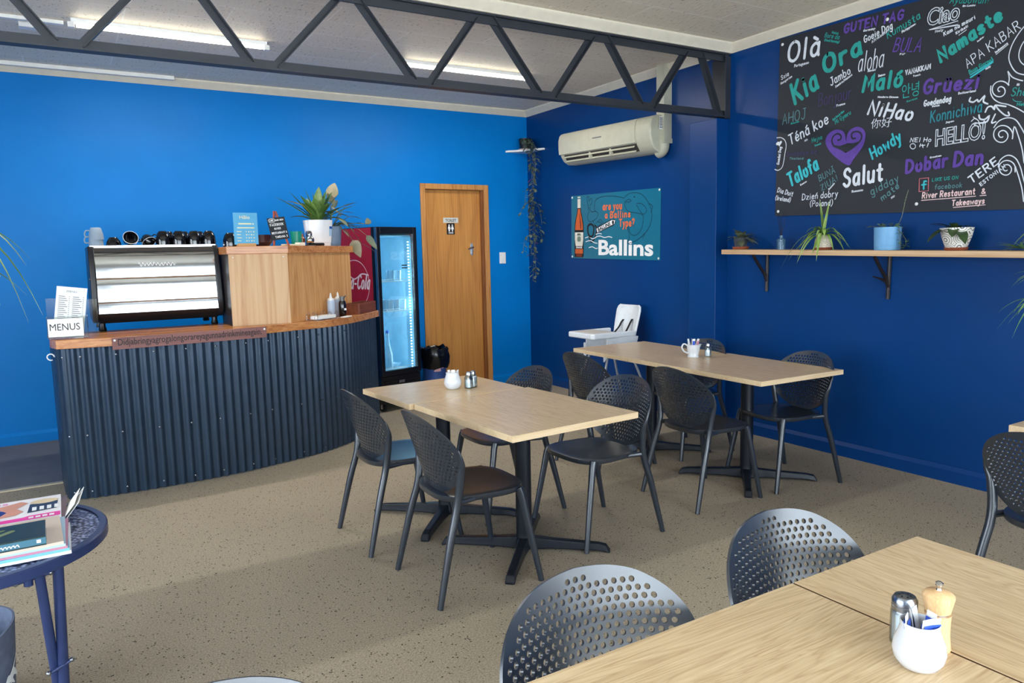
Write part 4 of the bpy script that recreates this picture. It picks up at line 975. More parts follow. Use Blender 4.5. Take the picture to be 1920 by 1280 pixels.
top = [(-4.838,-1.50),(-4.838,-1.9),(-4.825,-2.055),(-4.52,-2.10),(-4.24,-2.11),(-3.91,-2.09),(-3.535,-2.015),(-3.30,-1.95),(-3.02,-1.86),(-2.74,-1.64),(-2.375,-1.22),(-2.6,-.88),(-2.9,-1.15),(-3.25,-1.4),(-3.6,-1.5)]
tp = [(-4.865, -1.50), (-4.86, -1.9)] + [(p.x, p.y) for p in smooth_path([(*p, 0) for p in top[2:11]], 5)] + top[11:]
mb.prism(tp, CTOP-.055, CTOP, IM); mb.build('countertop', RIMU, sc, smooth=30, bev=.003)
for i in range(3, len(front)-1, 1):
    for z in (.05, .42, .93):
        p = Vector((*front[i], 0)); t = (Vector((*front[i+1], 0))-p).normalized(); nn = Vector((t.y, -t.x, 0)); p = p + nn*.007 + t*.02
        MB().lathe([(.006, -.002), (.006, .003), (.002, .005)], 8, IM @ Matrix.Translation((p.x, p.y, z)) @ nn.to_track_quat('Z', 'Y').to_matrix().to_4x4()).build('roofing_screw', DULLM, sc)
mb = MB(); mb.tube([(-4.86+.02*math.cos(a), -1.93-.012*math.cos(a), .93+.02*math.sin(a)) for a in [k*PI/8 for k in range(14)]], .004, 6); 
for k in range(len(mb.v)): mb.v[k] = IM @ mb.v[k]
mb.build('ring_hook', WHITE, sc)
d = Vector((.97, .065, 0)); ang = math.atan2(d.y, d.x)
ws = thing('slogan_sign', 'red brown timber sign with joined up words along the counter edge', 'sign', (-4.52, -2.151, .968), ang)
mb = MB(); mb.box((0, 0, 0), (.972, .016, .076)); mb.build('board', wood('sign_timber', (96, 56, 54), (122, 76, 72), (140, 92, 86), 'x', 2, .5, .5, .02), ws, smooth=0, bev=.002)
mb = MB(); font_mesh(mb, 'Didjabringyagrogalongorareyagunnadrinkmineagain.', Matrix.Translation((.032, -.0012, .026)) @ Matrix.Rotation(R(90), 4, 'X'), .060, .905, bold=.0003); mb.build('lettering', INK, ws, smooth=0, fix=False)
for x in (.014, .957): MB().lathe([(.007, 0), (.007, .002), (.002, .004)], 10, Matrix.Translation((x, 0, .06)) @ Matrix.Rotation(R(90), 4, 'X')).build('screw', WHITE, ws)

# plywood hutch on the counter
A_, B_, D_ = Vector((-3.737, -1.886, 0)), Vector((-3.327, -1.902, 0)), Vector((-2.62, -1.23, 0))
hu = thing('plywood_hutch', 'pine plywood hutch with an angled front, standing on the counter', 'hutch', (A_.x, A_.y, CTOP))
I2 = Matrix.Translation((-A_.x, -A_.y, -CTOP))
HZ = 1.557; HT = 1.612
def slab(a, b, th, z0, z1, name, m, par, inv, mt=None):
    t = (b-a).normalized(); n_ = Vector((-t.y, t.x, 0))*th
    mb = MB(); mb.prism([(a.x, a.y), (b.x, b.y), ((b+n_).x, (b+n_).y), ((a+n_).x, (a+n_).y)], z0, z1, inv); return mb.build(name, m, par, smooth=0)
slab(A_, B_, .016, CTOP, HZ, 'front_panel', PLYP, hu, I2); slab(B_, D_, .016, CTOP, HZ, 'angled_panel', PLY, hu, I2)
slab(Vector((-3.735, -1.50, 0)), Vector((-3.737, -1.871, 0)), .016, CTOP, HZ, 'end_panel', M('dark_laminate', (44, 38, 36), .4), hu, I2)
mb = MB(); pk = [(-3.75,-1.90),(-3.322,-1.917),(-2.58,-1.21),(-2.84,-.86),(-3.45,-1.42),(-3.75,-1.42)]; mb.prism(pk, HZ, HT, I2); mb.build('top_board', RIMU, hu, smooth=0, bev=.003)
for x in (.03, .38): MB().lathe([(.004, 0), (.004, .002)], 8, Matrix.Translation((x, -.014*x/.4-.001, .49)) @ Matrix.Rotation(R(90), 4, 'X')).build('nail', WHITE, hu)

# coffee machine
cm = thing('coffee_machine', 'large mirror polished coffee machine with black ends on the counter', 'coffee machine', (-4.172, -1.58, CTOP))
MIR = M('polished_steel', (176, 178, 180), .10, 1, var=.02, bp=.05, bs=2.2)
w2 = .392
facets = [[(-.064, .125), (-.0625, .16), (-.058, .198)], [(-.0585, .202), (-.0575, .26), (-.053, .32), (-.047, .363)], [(-.0475, .367), (-.045, .43), (-.034, .51), (-.008, .575)]]
def extx(poly, x0, x1, wtop=0):
    n = len(poly); b = MB()
    vs = [(x*(1-wtop*(z-.12)), y, z) for x in (x0, x1) for y, z in poly]
    b.add(vs, [tuple(range(n)), tuple(range(n, 2*n))[::-1]] + [(i, (i+1) % n, n+(i+1) % n, n+i) for i in range(n)]); return b
fp = [p for f in facets for p in smooth_path([(0, a, b) for a, b in f], 5)]
extx([(p.y, p.z) for p in fp] + [(.05, .585), (.05, .13)], -w2, w2, .035).build('mirror_panel', MIR, cm, smooth=50)
mb = MB(); mb.box((-w2+.01, .045, .10), (w2-.01, .50, .575)); mb.build('body', BLACK, cm, smooth=0)
bs = [(.0, .055), (-.03, .075), (-.06, .13), (-.064, .15), (.02, .15), (.48, .15), (.48, .055)]
extx(bs, -w2, w2).build('base_tray', M('black_satin', (20, 22, 27), .3), cm, smooth=30, bev=.006)
for s in (-1, 1):
    sp = [(.02, .06), (-.045, .085), (-.072, .13), (-.072, .20), (-.062, .36), (-.046, .47), (-.02, .56), (.0, .59), (.50, .59), (.50, .075)]
    b = extx(sp, s*(w2-.005), s*(w2+.035), .03); b.build('end_panel', M('black_end_panel', (26, 27, 32), .35), cm, smooth=40, bev=.008)
mb = MB(); mb.box((-w2-.015, .01, .575), (w2+.015, .50, .586)); mb.box((-w2-.015, .0, .583), (w2+.015, .012, .592)); mb.build('cup_tray', CHROME, cm, smooth=0)
for z, y in ((.365, -.052), (.165+.035, -.063)):
    mb = MB(); mb.tube([(-w2-.035, y, z), (w2+.035, y, z)], .005, 8); mb.build('chrome_rail', CHROME, cm)
for x in (-.37, .37):
    for y in (.04, .42):
        mb = MB(); mb.lathe([(.022, 0), (.026, .012), (.02, .03), (.02, .06)], 14, Matrix.Translation((x, y, 0))); mb.build('foot', BLACK, cm)
mb = MB()
rn = random.Random(2)
pts = []
for i in range(34): pts.append((-.12+.0072*i, .012*math.sin(i*1.9)+.006*rn.random(), 0))
MF = Matrix.Translation((0, -.0445, .455)) @ Matrix.Rotation(R(80), 4, 'X')
ribbon(mb, smooth_path(pts, 3), .0035, MF); ribbon(mb, [(-.02, -.024, 0), (.15, -.022, 0)], .002, MF)
mb.build('script_badge', WHITEINK, cm, smooth=0, fix=False)
MT = CTOP + .592
# cups
def cup_mesh():
    mb = MB(); mb.lathe([(0, .0), (.027, .0), (.03, .004), (.043, .02), (.051, .05), (.0535, .078), (.052, .105), (.0495, .105), (.0505, .078), (.047, .05), (.04, .024), (.0, .012)], 24)
    return mb
def add_handle(mb, r=.05, z0=.03, z1=.085, reach=.03, th=.005, n=10):
    mb.tube(smooth_path([(r-.004, 0, z1), (r+reach*.8, 0, z1+.002), (r+reach, 0, (z0+z1)/2), (r+reach*.6, 0, z0), (r-.006, 0, z0+.002)], 4), th, 8)
def upside(o, h): o.rotation_euler = (PI, 0, o.rotation_euler[2]); o.location.z += h
mb = cup_mesh(); bm_ = mb.mesh('coffee_cup')
first = None
tall = [(-4.11, -1.52, 'front row, first after the tilted cups'), (-4.005, -1.525, 'front row, second of four'), (-3.90, -1.52, 'front row, third of four'), (-3.80, -1.525, 'front row, at the end nearest the hutch'),
        (-4.06, -1.405, 'back row, just behind the first two'), (-3.955, -1.40, 'back row, middle one'), (-3.85, -1.405, 'back row, last toward the hutch')]
for x, y, w in tall:
    if first is None:
        first = cup_mesh().build('coffee_cup', GLOSSB); o = first
    else:
        o = first.copy(); COL.objects.link(o)
    o.location = (x, y, MT+.1); o.rotation_euler = (PI, 0, x*9); o.scale = (.93, .93, .95)
    tag(o, 'tall black cup upside down on the machine, ' + w, 'cup', 'black cups on the coffee machine')
c = first.copy(); COL.objects.link(c); c.location = (-3.69, -1.738, HT+.1); tag(c, 'single tall black cup upside down on the hutch beside the pale blue card', 'cup', 'black cups on the coffee machine')
def low_cup(x, y, rot, z, lab, dark=True):
    mb = MB(); mb.lathe([(0, 0), (.026, 0), (.03, .006), (.044, .028), (.05, .058), (.0475, .058), (.041, .03), (.02, .01), (0, .008)], 22); add_handle(mb, .047, .016, .046, .022, .004)
    o = mb.build('coffee_cup', GLOSSB); o.location = (x, y, z); o.rotation_euler = rot
    if dark:
        b = MB(); b.lathe([(.0478, .0575), (.0502, .0575), (.0502, .0592), (.0478, .0592), (.0478, .0575)], 22, cap=False); r_ = b.build('pale_rim', CERAM, o)
    return tag(o, lab, 'cup', 'black cups on the coffee machine')
low_cup(-4.425, -1.46, (PI, 0, 1), MT+.06, 'low black cup upside down beside the grey cups', False)
low_cup(-4.325, -1.50, (R(64), R(10), 0), MT+.03, 'black cup on its side with its pale rim facing the room')
low_cup(-4.34, -1.385, (R(64), 0, R(40)), MT+.03, 'black cup on its side behind the one whose rim faces the room')
low_cup(-4.22, -1.47, (R(140), R(-25), 0), MT+.062, 'tilted black cup just before the tall upside down cups')
GREYC = M('grey_stoneware', (134, 150, 166), .4)
for k, (dz, lab) in enumerate(((.085, 'lower grey cup of the upside down pair at the machine end'), (.127, 'upper grey cup of the upside down pair at the machine end'))):
    mb = MB(); mb.lathe([(0, 0), (.03, 0), (.034, .004), (.044, .04), (.048, .083), (.0445, .083), (.04, .04), (.03, .012), (0, .01)], 24); add_handle(mb, .042, .02, .06, .028, .0045)
    o = mb.build('grey_cup', GREYC); o.location = (-4.533+.004*k, -1.47, MT+dz); o.rotation_euler = (PI, 0, R(172)); tag(o, lab, 'cup', 'grey cups')
    b = MB(); b.lathe([(.0, -.0006), (.029, -.0006), (.029, .0), (.0, .0)], 20); b.build('pale_base', M('pale_base', (206, 212, 218), .5), o)

# menus in a clear holder
mh = thing('menu_holder', 'clear acrylic holder lettered MENUS at the counter end', 'menu holder', (-4.755, -1.965, CTOP+.005), R(-4), rot=(R(-9), 0, R(-4)))
mb = MB(); mb.box((-.11, -.028, .001), (.115, -.025, .135)); mb.box((-.11, .03, .001), (.115, .033, .26)); mb.box((-.11, -.025, .001), (.115, .03, .004)); mb.box((.112, -.025, .004), (.115, .03, .14)); mb.box((-.11, -.025, .004), (-.107, .03, .14))
mb.box((.115, -.02, .001), (.175, -.017, .24)); mb.build('acrylic_shell', ACRYL, mh, smooth=0)
mb = MB(); mb.box((-.104, -.0305, .008), (.09, -.0285, .122)); cd = mb.build('front_card', PAPER, mh, smooth=0)
mb = MB(); font_mesh(mb, 'MENUS', Matrix.Translation((-.094, -.031, .048)) @ Matrix.Rotation(R(90), 4, 'X'), .062, .165); mb.build('lettering', INK, cd, smooth=0, fix=False)
ml = thing('menu_leaflet', 'white printed menu leaflet standing in the clear holder', 'menu', (-4.755, -1.945, CTOP+.006), R(-4), rot=(R(-9), R(8), R(-4)))
mb = MB(); mb.box((-.085, -.001, 0), (.085, .004, .325)); mb.build('sheet', PAPER, ml, smooth=0)
mb = MB(); font_mesh(mb, 'MENU', Matrix.Translation((-.028, -.0016, .29)) @ Matrix.Rotation(R(90), 4, 'X'), .018, .056)
for i in range(16):
    for cx in (-.07, .008):
        mb.box((cx, -.0016, .26-i*.013), (cx+.035+.016*((i*7) % 3)/2, -.0013, .264-i*.013)); mb.box((cx+.057, -.0016, .26-i*.013), (cx+.062, -.0013, .264-i*.013))
mb.build('print', M('grey_print', (120, 122, 128), .6), ml, smooth=0, fix=False)

# things on the hutch
hs = thing('price_card', 'pale blue printed card held in a small wooden block on the hutch', 'sign', (-3.59, -1.80, HT), R(8))
mb = MB(); mb.box((-.065, -.02, 0), (.065, .02, .022)); mb.build('wooden_block', wood('pale_block', (196, 140, 86), (216, 166, 108), (226, 180, 124), 'x', 2, .5), hs, smooth=0, bev=.002)
mb = MB(); mb.box((-.085, -.002, .014), (.09, .002, .242)); mb.build('card', M('pale_blue_card', (92, 176, 220), .35, var=.03), hs, smooth=0)
mb = MB(); font_mesh(mb, 'H\u0101lo', Matrix.Translation((-.04, -.0028, .198)) @ Matrix.Rotation(R(90), 4, 'X'), .034, .075, bold=.0005)
mb.box((-.05, -.0027, .158), (.045, -.0022, .168)); mb.box((.052, -.0027, .157), (.062, -.0022, .167)); mb.box((-.06, -.0027, .13), (.065, -.0022, .138))
for i in range(4):
    mb.box((-.064, -.0027, .104-i*.022), (-.03-.006*(i % 2), -.0022, .109-i*.022))
    for j in range(4): mb.box((.0+.018*j, -.0027, .102-i*.022), (.006+.018*j+.004*((i+j) % 2), -.0022, .110-i*.022))
mb.build('print', M('cream_print', (232, 228, 190), .5), hs, smooth=0, fix=False)
ez = thing('easel_chalkboard', 'little chalkboard with white writing on a red brown easel', 'chalkboard', (-3.355, -1.80, HT), R(10))
RB = M('red_brown_stain', (150, 66, 48), .45)
for x0, x1 in ((-.052, -.022), (.062, -.012)):
    mb = MB(); mb.tube([(x0, -.03, 0), (x1, .01, .255)], .0085, 4); mb.build('leg', RB, ez, smooth=0)
mb = MB(); mb.tube([(-.01, .075, 0), (-.018, .012, .245)], .007, 4); mb.build('leg', RB, ez, smooth=0)
mb = MB(); MR = Matrix.Translation((0, -.034, .047)) @ Matrix.Rotation(R(-10), 4, 'X') @ Matrix.Rotation(R(-7), 4, 'Y')
mb.box((-.068, -.004, 0), (.068, .004, .165), MR); mb.build('slate', M('slate', (38, 44, 50), .6), ez, smooth=0)
mb = MB(); ML = MR @ Matrix.Translation((0, -.0046, 0)) @ Matrix.Rotation(R(90), 4, 'X')
for s, x, y, w, h in (('LIKE', -.055, .137, .032, .016), ('OUR NEW', -.012, .137, .066, .013), ('FACEBOOK', -.058, .102, .105, .02), ('RIVER', -.032, .074, .05, .016), ('RESTAURANT &', -.06, .043, .118, .016), ('TAKEAWAYS', -.04, .012, .096, .017)):
    hand(mb, s, ML @ Matrix.Translation((x, y, 0)), w, h, .0032)
ribbon(mb, smooth_path([(-.062, .145, 0), (-.05, .158, 0), (-.02, .158, 0), (-.014, .145, 0), (-.022, .131, 0), (-.052, .131, 0)], 4, True), .003, ML)
mb.build('chalk_lettering', WHITEINK, ez, smooth=0, fix=False)
mb = MB(); mb.lathe([(0, 0), (.05, 0), (.078, .03), (.085, .085), (.079, .085), (.07, .03), (0, .012)], 24); o = mb.build('mixing_bowl', M('dark_brown_glass', (66, 40, 40), .15, coat=.4)); o.location = (-3.45, -1.66, HT); tag(o, 'dark brown bowl between the pale blue card and the easel', 'bowl')
mb = MB(); mb.lathe([(0, 0), (.036, 0), (.045, .115), (.042, .115), (.034, .008), (0, .008)], 24); o = mb.build('tumbler', M('teal_plastic', (20, 150, 128), .3, trans=.15)); o.location = (-3.15, -1.52, HT); tag(o, 'teal plastic tumbler behind the easel', 'tumbler')
mb = MB(); mb.lathe([(0, 0), (.02, 0), (.021, .06), (.01, .075), (.01, .098), (0, .098)], 16); o = mb.build('small_bottle', M('amber_glass', (150, 84, 40), .12, trans=.2)); o.location = (-3.085, -1.46, HT); tag(o, 'small amber bottle between the tumbler and the clear shaker', 'bottle')
t = thing('shaker', 'clear shaker with a chrome top beside the white plant pot', 'shaker', (-3.02, -1.42, HT))
mb = MB(); mb.lathe([(0, 0), (.026, 0), (.026, .09), (.023, .09), (.023, .005), (0, .005)], 18); mb.build('body', M('bluish_glass', (120, 150, 180), .06, trans=.7), t)
mb = MB(); mb.lathe([(.027, .088), (.027, .105), (.02, .122), (0, .126)], 18); mb.build('cap', CHROME, t)
t = thing('table_bell', 'round silver ball shaped bell in front of the white plant pot', 'bell', (-3.055, -1.565, HT))
mb = MB(); mb.lathe([(0, 0), (.042, 0), (.042, .006), (.03, .01), (0, .01)], 20); mb.build('base', BLACK, t)
mb = MB(); mb.ball((0, 0, .046), .035, 20); mb.build('ball', CHROME, t)
mb = MB(); mb.tube([(0, 0, .08), (0, 0, .098)], .004, 8); mb.tube([(-.014, 0, .098), (.014, 0, .1)], .005, 8); mb.build('plunger', CHROME, t)
CRD = M('cream_card', (224, 216, 190), .6)
mb = MB(); mb.box((-.07, -.025, 0), (.07, .025, .014)); o = mb.build('flat_box', CRD, smooth=0, bev=.002); place(o, (-3.25, -1.73, HT), R(20)); tag(o, 'flat cream box lying behind the easel foot', 'box')
mb = MB(); mb.box((-.032, -.022, 0), (.032, .022, .026)); o = mb.build('card_box', M('white_card', (234, 230, 214), .6), smooth=0, bev=.002); place(o, (-3.165, -1.675, HT), R(30)); tag(o, 'small white card box on the hutch edge left of the silver bell', 'box')
t = thing('marker_pen', 'thick black marker pen lying in front of the white plant pot', 'pen', (-2.97, -1.50, HT+.013), R(38))
mb = MB(); mb.tube([(-.065, 0, 0), (.0, 0, 0), (.02, 0, 0)], .0125, 12); mb.build('barrel', BLACK, t)
mb = MB(); mb.tube([(.02, 0, 0), (.065, 0, 0), (.068, 0, 0)], [.0135, .0135, .008], 12); mb.build('cap', GLOSSB, t)

# potted plants on the hutch
t = thing('potted_lily', 'broad green leaved plant in a white plastic pot with a blue label', 'potted plant', (-2.875, -1.20, HT), R(38))
mb = MB(); mb.lathe([(0, 0), (.098, 0), (.1, .03), (.102, .031), (.122, .218), (.116, .218), (.096, .02), (0, .02)], 32); mb.build('pot', M('white_plastic_pot', (226, 232, 238), .35), t)
soil(t, .113, .2)
mb = MB(); 
for k in range(6):
    a = R(-92+k*5.6); a2 = R(-92+(k+1)*5.6); r1, r2 = .1085, .1165
    mb.add([(r1*math.cos(a), r1*math.sin(a), .085), (r1*math.cos(a2), r1*math.sin(a2), .085), (r2*math.cos(a2), r2*math.sin(a2), .165), (r2*math.cos(a), r2*math.sin(a), .165)], [(0,1,2,3)])
lb = mb.build('pot_label', M('pale_blue_label', (160, 196, 230), .5), t, smooth=0)
mb = MB()
for k in range(6):
    a = R(-92+k*5.6); a2 = R(-92+(k+1)*5.6); r1, r2 = .1152, .1172
    mb.add([(r1*math.cos(a), r1*math.sin(a), .145), (r1*math.cos(a2), r1*math.sin(a2), .145), (r2*math.cos(a2), r2*math.sin(a2), .165), (r2*math.cos(a), r2*math.sin(a), .165)], [(0,1,2,3)])
mb.build('label_band', M('royal_blue_label', (32, 84, 170), .5), lb, smooth=0)
mb = MB(); rz = R(-38)
def w2l(dx, dy, dz):  # directions given along the room's axes
    return (dx*math.cos(rz)-dy*math.sin(rz), dx*math.sin(rz)+dy*math.cos(rz), dz)
for dx, dy, dz, L, w, dr in [(-.86, -.1, .62, .42, .03, .1), (-.6, .1, .8, .34, .045, .05), (-.5, -.2, .75, .26, .05, .2), (-.1, .05, 1, .27, .06, .05), (.3, .1, .9, .30, .06, .05), (.5, -.1, .8, .32, .06, .1), (.75, -.1, .62, .34, .04, .15), (-.35, -.3, .9, .22, .05, .1), (.12, -.3, .9, .23, .05, .1), (.35, -.35, .75, .22, .05, .6), (-.2, .3, .9, .25, .06, .1), (.1, .4, .9, .27, .06, .1), (.85, .1, .5, .40, .035, .12), (-.7, -.3, .6, .2, .045, .3), (.0, .1, 1, .2, .06, 0), (.2, -.2, 1, .25, .055, .1), (-.45, -.1, .85, .30, .06, .15), (-.25, .1, .95, .30, .06, .05), (.15, .2, 1, .33, .065, .05), (.42, .1, .85, .33, .065, .1), (.6, -.2, .7, .28, .055, .3), (-.55, .2, .7, .3, .05, .25), (.25, -.3, .85, .26, .06, .3), (-.15, -.25, .95, .26, .06, .2), (.8, -.2, .55, .25, .05, .5), (-.75, .1, .5, .26, .045, .4)]:
    mb.leaf((dx*.03, dy*.03, .2), w2l(dx, dy, dz), L, w*1.35, dr, 'lance', 9, .25)
mb.build('leaves', G_LILY, t)
mb = MB(); mb.tube(smooth_path([(0, 0, .2), w2l(-.12, -.04, .33), w2l(-.2, -.06, .355)], 4), .003, 5); mb.leaf(w2l(-.17, -.05, .35), w2l(-.9, -.2, .25), .11, .03, .1, 'lance', 6, .3); mb.build('faded_leaf', green('faded_leaf', (150, 140, 60), (190, 150, 70)), t)
t = thing('potted_arrowhead_plant', 'pale pink and grey leaved plant in a grey pot trailing over the drinks fridge', 'potted plant', (-2.72, -1.045, HT), R(38))
mb = MB(); mb.lathe([(0, 0), (.082, 0), (.1, .172), (.095, .172), (.078, .02), (0, .02)], 28); mb.build('pot', M('blue_grey_pot', (124, 146, 172), .4), t)
soil(t, .092, .155)
mb = MB(); st = MB(); mg = MB()
for (x, y, z), ld, L, w, m_ in [((.02, .0, .42), (.25, -.1, 1), .15, .11, 0), ((-.06, .02, .36), (-.3, -.3, .6), .11, .08, 0), ((.0, -.05, .34), (.5, -.4, -.5), .12, .08, 0), ((.12, .0, .30), (1, 0, .0), .10, .05, 1), ((.1, -.05, .22), (1, -.2, -.3), .12, .04, 1), ((.2, -.06, .17), (.7, -.2, .1), .08, .06, 0), ((.22, -.02, .20), (1, 0, .1), .08, .05, 1), ((.34, -.04, .19), (-.3, -.2, .9), .07, .055, 0), ((.16, -.1, .05), (.4, -.3, -1), .15, .10, 0), ((.24, -.1, .02), (.9, -.3, -.5), .15, .09, 0), ((.29, -.1, .09), (.7, -.2, -.9), .14, .06, 1), ((-.03, .03, .30), (-.5, 0, .7), .1, .06, 1), ((.05, .05, .33), (.4, .2, .7), .11, .07, 1), ((.08, -.1, .14), (.4, -.5, -.6), .08, .04, 1), ((.06, -.06, .28), (.8, -.3, -.2), .13, .09, 0), ((.12, -.05, .34), (.6, -.3, .3), .12, .08, 1), ((.03, .0, .37), (-.4, -.3, .8), .12, .08, 0), ((.15, -.06, .26), (.9, -.2, -.1), .13, .06, 1), ((.05, -.1, .24), (.4, -.6, -.5), .11, .07, 1), ((-.02, -.08, .28), (-.2, -.6, .2), .1, .07, 0), ((.1, -.08, .19), (.9, -.4, -.3), .12, .06, 1), ((.19, -.08, .13), (.8, -.3, -.4), .1, .05, 1)]:
    st.tube(smooth_path([w2l(x*.1, y*.1, .16), w2l(x*.5, y*.6, max(.2, z*.75)), w2l(x, y, z)], 5), .0026, 5)
    (mg if m_ else mb).leaf(w2l(x, y, z), w2l(*ld), L, w, .12, 'heart', 8, .12, side=w2l(.75, -.45, .2) if abs(ld[2]) > .8 else None)
st.build('stems', STEM, t); mb.build('leaves', G_PALE, t); mg.build('green_leaves', G_GREY, t)

# condiments on the low end of the counter
def squeeze(x, y, lab):
    t = thing('squeeze_bottle', lab, 'bottle', (x, y, CTOP), 0, 'squeeze bottles')
    mb = MB(); mb.lathe([(0, 0), (.028, 0), (.031, .006), (.031, .125), (.028, .135), (0, .138)], 20); mb.build('body', M('frosted_plastic', (196, 214, 236), .35, trans=.2), t)
    mb = MB(); mb.lathe([(.028, .134), (.028, .148), (.012, .156), (.008, .178), (.003, .195), (0, .195)], 18); mb.build('nozzle_cap', WHITE, t)
squeeze(-2.935, -1.635, 'white capped squeeze bottle standing at the wire rack, left of the pair')
squeeze(-2.845, -1.535, 'white capped squeeze bottle partly behind the dark sauce bottle')
t = thing('sauce_bottle', 'dark sauce bottle with a small white label and clear pourer', 'bottle', (-2.835, -1.615, CTOP))
mb = MB(); mb.lathe([(0, 0), (.027, 0), (.03, .005), (.03, .105), (.024, .125), (0, .127)], 20); mb.build('body', M('dark_sauce', (14, 10, 12), .1, coat=.5), t)
mb = MB(); mb.lathe([(.02, .12), (.018, .145), (.022, .148), (.022, .162), (.0, .164)], 16); mb.tube([(.012, 0, .15), (.03, 0, .165)], .006, 8); mb.build('pourer', M('grey_pourer', (120, 120, 125), .2, trans=.3), t)
mb = MB(); mb.box((.004, -.0312, .05), (.022, -.028, .066)); mb.build('label', PAPER, t, smooth=0)
cb = thing('caddy_box', 'open red brown timber box at the fridge end of the counter', 'box', (-2.665, -1.545, CTOP), R(49))
e_ = ((0, 0, .385, .012), (0, .128, .385, .14), (0, .012, .012, .128), (.373, .012, .385, .128))
mb = MB()
for x0, y0, x1, y1 in e_: mb.box((x0, y0, 0), (x1, y1, .088))
mb.box((.012, .012, 0), (.373, .128, .01)); mb.box((.18, .012, .01), (.19, .128, .08)); mb.build('box', REDW, cb, smooth=0, bev=.0015)
t = thing('wire_rack', 'small chrome wire rack with arched loops on the counter', 'rack', (-3.06, -1.80, CTOP), R(33))
mb = MB()
for y in (-.06, .06): mb.tube([(-.14, y, .006), (.14, y, .006)], .0025, 6)
for x in (-.14, -.07, 0, .07, .14): mb.tube([(x, -.06, .006), (x, .06, .006)], .002, 6)
mb.build('base_frame', CHROME, t)
for x, y, r_ in ((-.135, .02, .02), (-.13, -.05, .018), (-.045, .045, .02), (.04, -.04, .02), (.07, .05, .02), (.13, -.03, .018)):
    mb = MB(); mb.tube([(x-r_, y, .006)] + [(x+r_*math.cos(PI-a), y, .038+r_*math.sin(a)) for a in [k*PI/8 for k in range(9)]] + [(x+r_, y, .006)], .0022, 6); mb.build('loop', CHROME, t)
mb = MB(); mb.box((-.105, -.052, .009), (.10, .03, .034)); o = mb.build('napkin_stack', PAPER, smooth=0, bev=.003); place(o, (-3.06, -1.80, CTOP), R(33)); tag(o, 'stack of white napkins lying in the chrome wire rack', 'napkins')
mb = MB(); mb.box((-.075, -.05, 0), (.075, .05, .007)); o = mb.build('paper_pad', PAPER, smooth=0, bev=.002); place(o, (-2.81, -1.68, CTOP), R(45)); tag(o, 'white paper pad on the counter below the sauce bottle', 'paper pad')
o.location = (-2.84, -1.715, CTOP); o.scale = (.75, .45, 1)

# ---------------------------------------------------------------- drinks fridge
FR = thing('drinks_fridge', 'black glass door drinks fridge with a red side, lit inside', 'fridge', (-2.19, -.76, 0), R(16))
FB = M('fridge_black', (12, 14, 22), .25); FI = M('fridge_liner', (168, 212, 232), .4); w_, dp = .49, .60
mb = MB(); mb.box((0, .05, .08), (w_, dp, .36)); mb.box((0, .05, 1.72), (w_, dp, 1.795)); mb.box((0, .05, .36), (.025, dp, 1.72)); mb.box((w_-.025, .05, .36), (w_, dp, 1.72)); mb.box((.025, dp-.03, .36), (w_-.025, dp, 1.72)); mb.build('cabinet', FB, FR, smooth=0)
mb = MB(); mb.box((.026, .052, .361), (.034, dp-.031, 1.719)); mb.box((w_-.034, .052, .361), (w_-.026, dp-.031, 1.719)); mb.box((.034, dp-.042, .361), (w_-.034, dp-.031, 1.719)); mb.box((.034, .052, .361), (w_-.034, dp-.042, .372)); mb.box((.034, .052, 1.708), (w_-.034, dp-.042, 1.719)); mb.build('liner', FI, FR, smooth=0)
mb = MB(); mb.box((-.004, .085, .09), (0, dp-.002, 1.79)); sp = mb.build('side_panel', M('signal_red', (172, 22, 40), .3), FR, smooth=0); sp['label'] = 'red side panel'
mb = MB(); SMt = Matrix(((0, 0, -1, -.0046), (-1, 0, 0, .545), (0, 1, 0, 1.20), (0, 0, 0, 1)))
hand(mb, 'Coca-Cola', SMt @ Matrix.Translation((-.085, 0, 0)), .50, .15, .019, slant=.25)
ribbon(mb, [( .175+.235*math.cos(a), .05+.235*math.sin(a), 0) for a in [k*PI/32 for k in range(65)]], .006, SMt)
ribbon(mb, smooth_path([(-.06, .12, 0), (.05, .15, 0), (.17, .10, 0), (.29, .15, 0), (.40, .14, 0)], 5), .012, SMt)
mb.build('script_lettering', M('pink_white_ink', (236, 214, 214), .4), sp, smooth=0, fix=False)
dr = MB(); z0, z1 = .36, 1.795; fw = .042
dr.box((0, 0, z0), (fw, .045, z1)); dr.box((w_-fw, 0, z0), (w_, .045, z1)); dr.box((fw, 0, z0), (w_-fw, .045, z0+.05)); dr.box((fw, 0, z1-.065), (w_-fw, .045, z1))
dd = dr.build('door', FB, FR, smooth=0, bev=.003)
mb = MB(); mb.box((fw, .014, z0+.05), (w_-fw, .019, z1-.065)); mb.build('glass_pane', glass('fridge_glass', (.86, .95, .98), .3), dd, smooth=0)
mb = MB(); mb.box((-.006, -.002, .95), (.0, .03, 1.79)); mb.build('edge_strip', DULLM, dd, smooth=0)
mb = MB(); mb.box((.30, .0125, 1.42), (.37, .0138, 1.43)); mb.box((.30, .0125, 1.395), (.37, .0138, 1.405)); mb.build('glass_sticker', INK, dd, smooth=0)
mb = MB(); mb.box((0, .02, .085), (w_, .05, .35))
for i in range(7): mb.box((.04, .012, .115+i*.03), (w_-.04, .02, .127+i*.03))
mb.build('grille', FB, FR, smooth=0)
mb = MB(); mb.box((.21, .010, .275), (.28, .012, .30)); mb.build('maker_badge', DULLM, FR, smooth=0)
STRIP = M('lit_led_strip', (214, 244, 255), .4, emit=3)
mb = MB()
for i in range(44): mb.box((w_-.070, .056, .40+i*.029), (w_-.058, .066, .411+i*.029))
mb.build('led_strip', STRIP, FR, smooth=0)
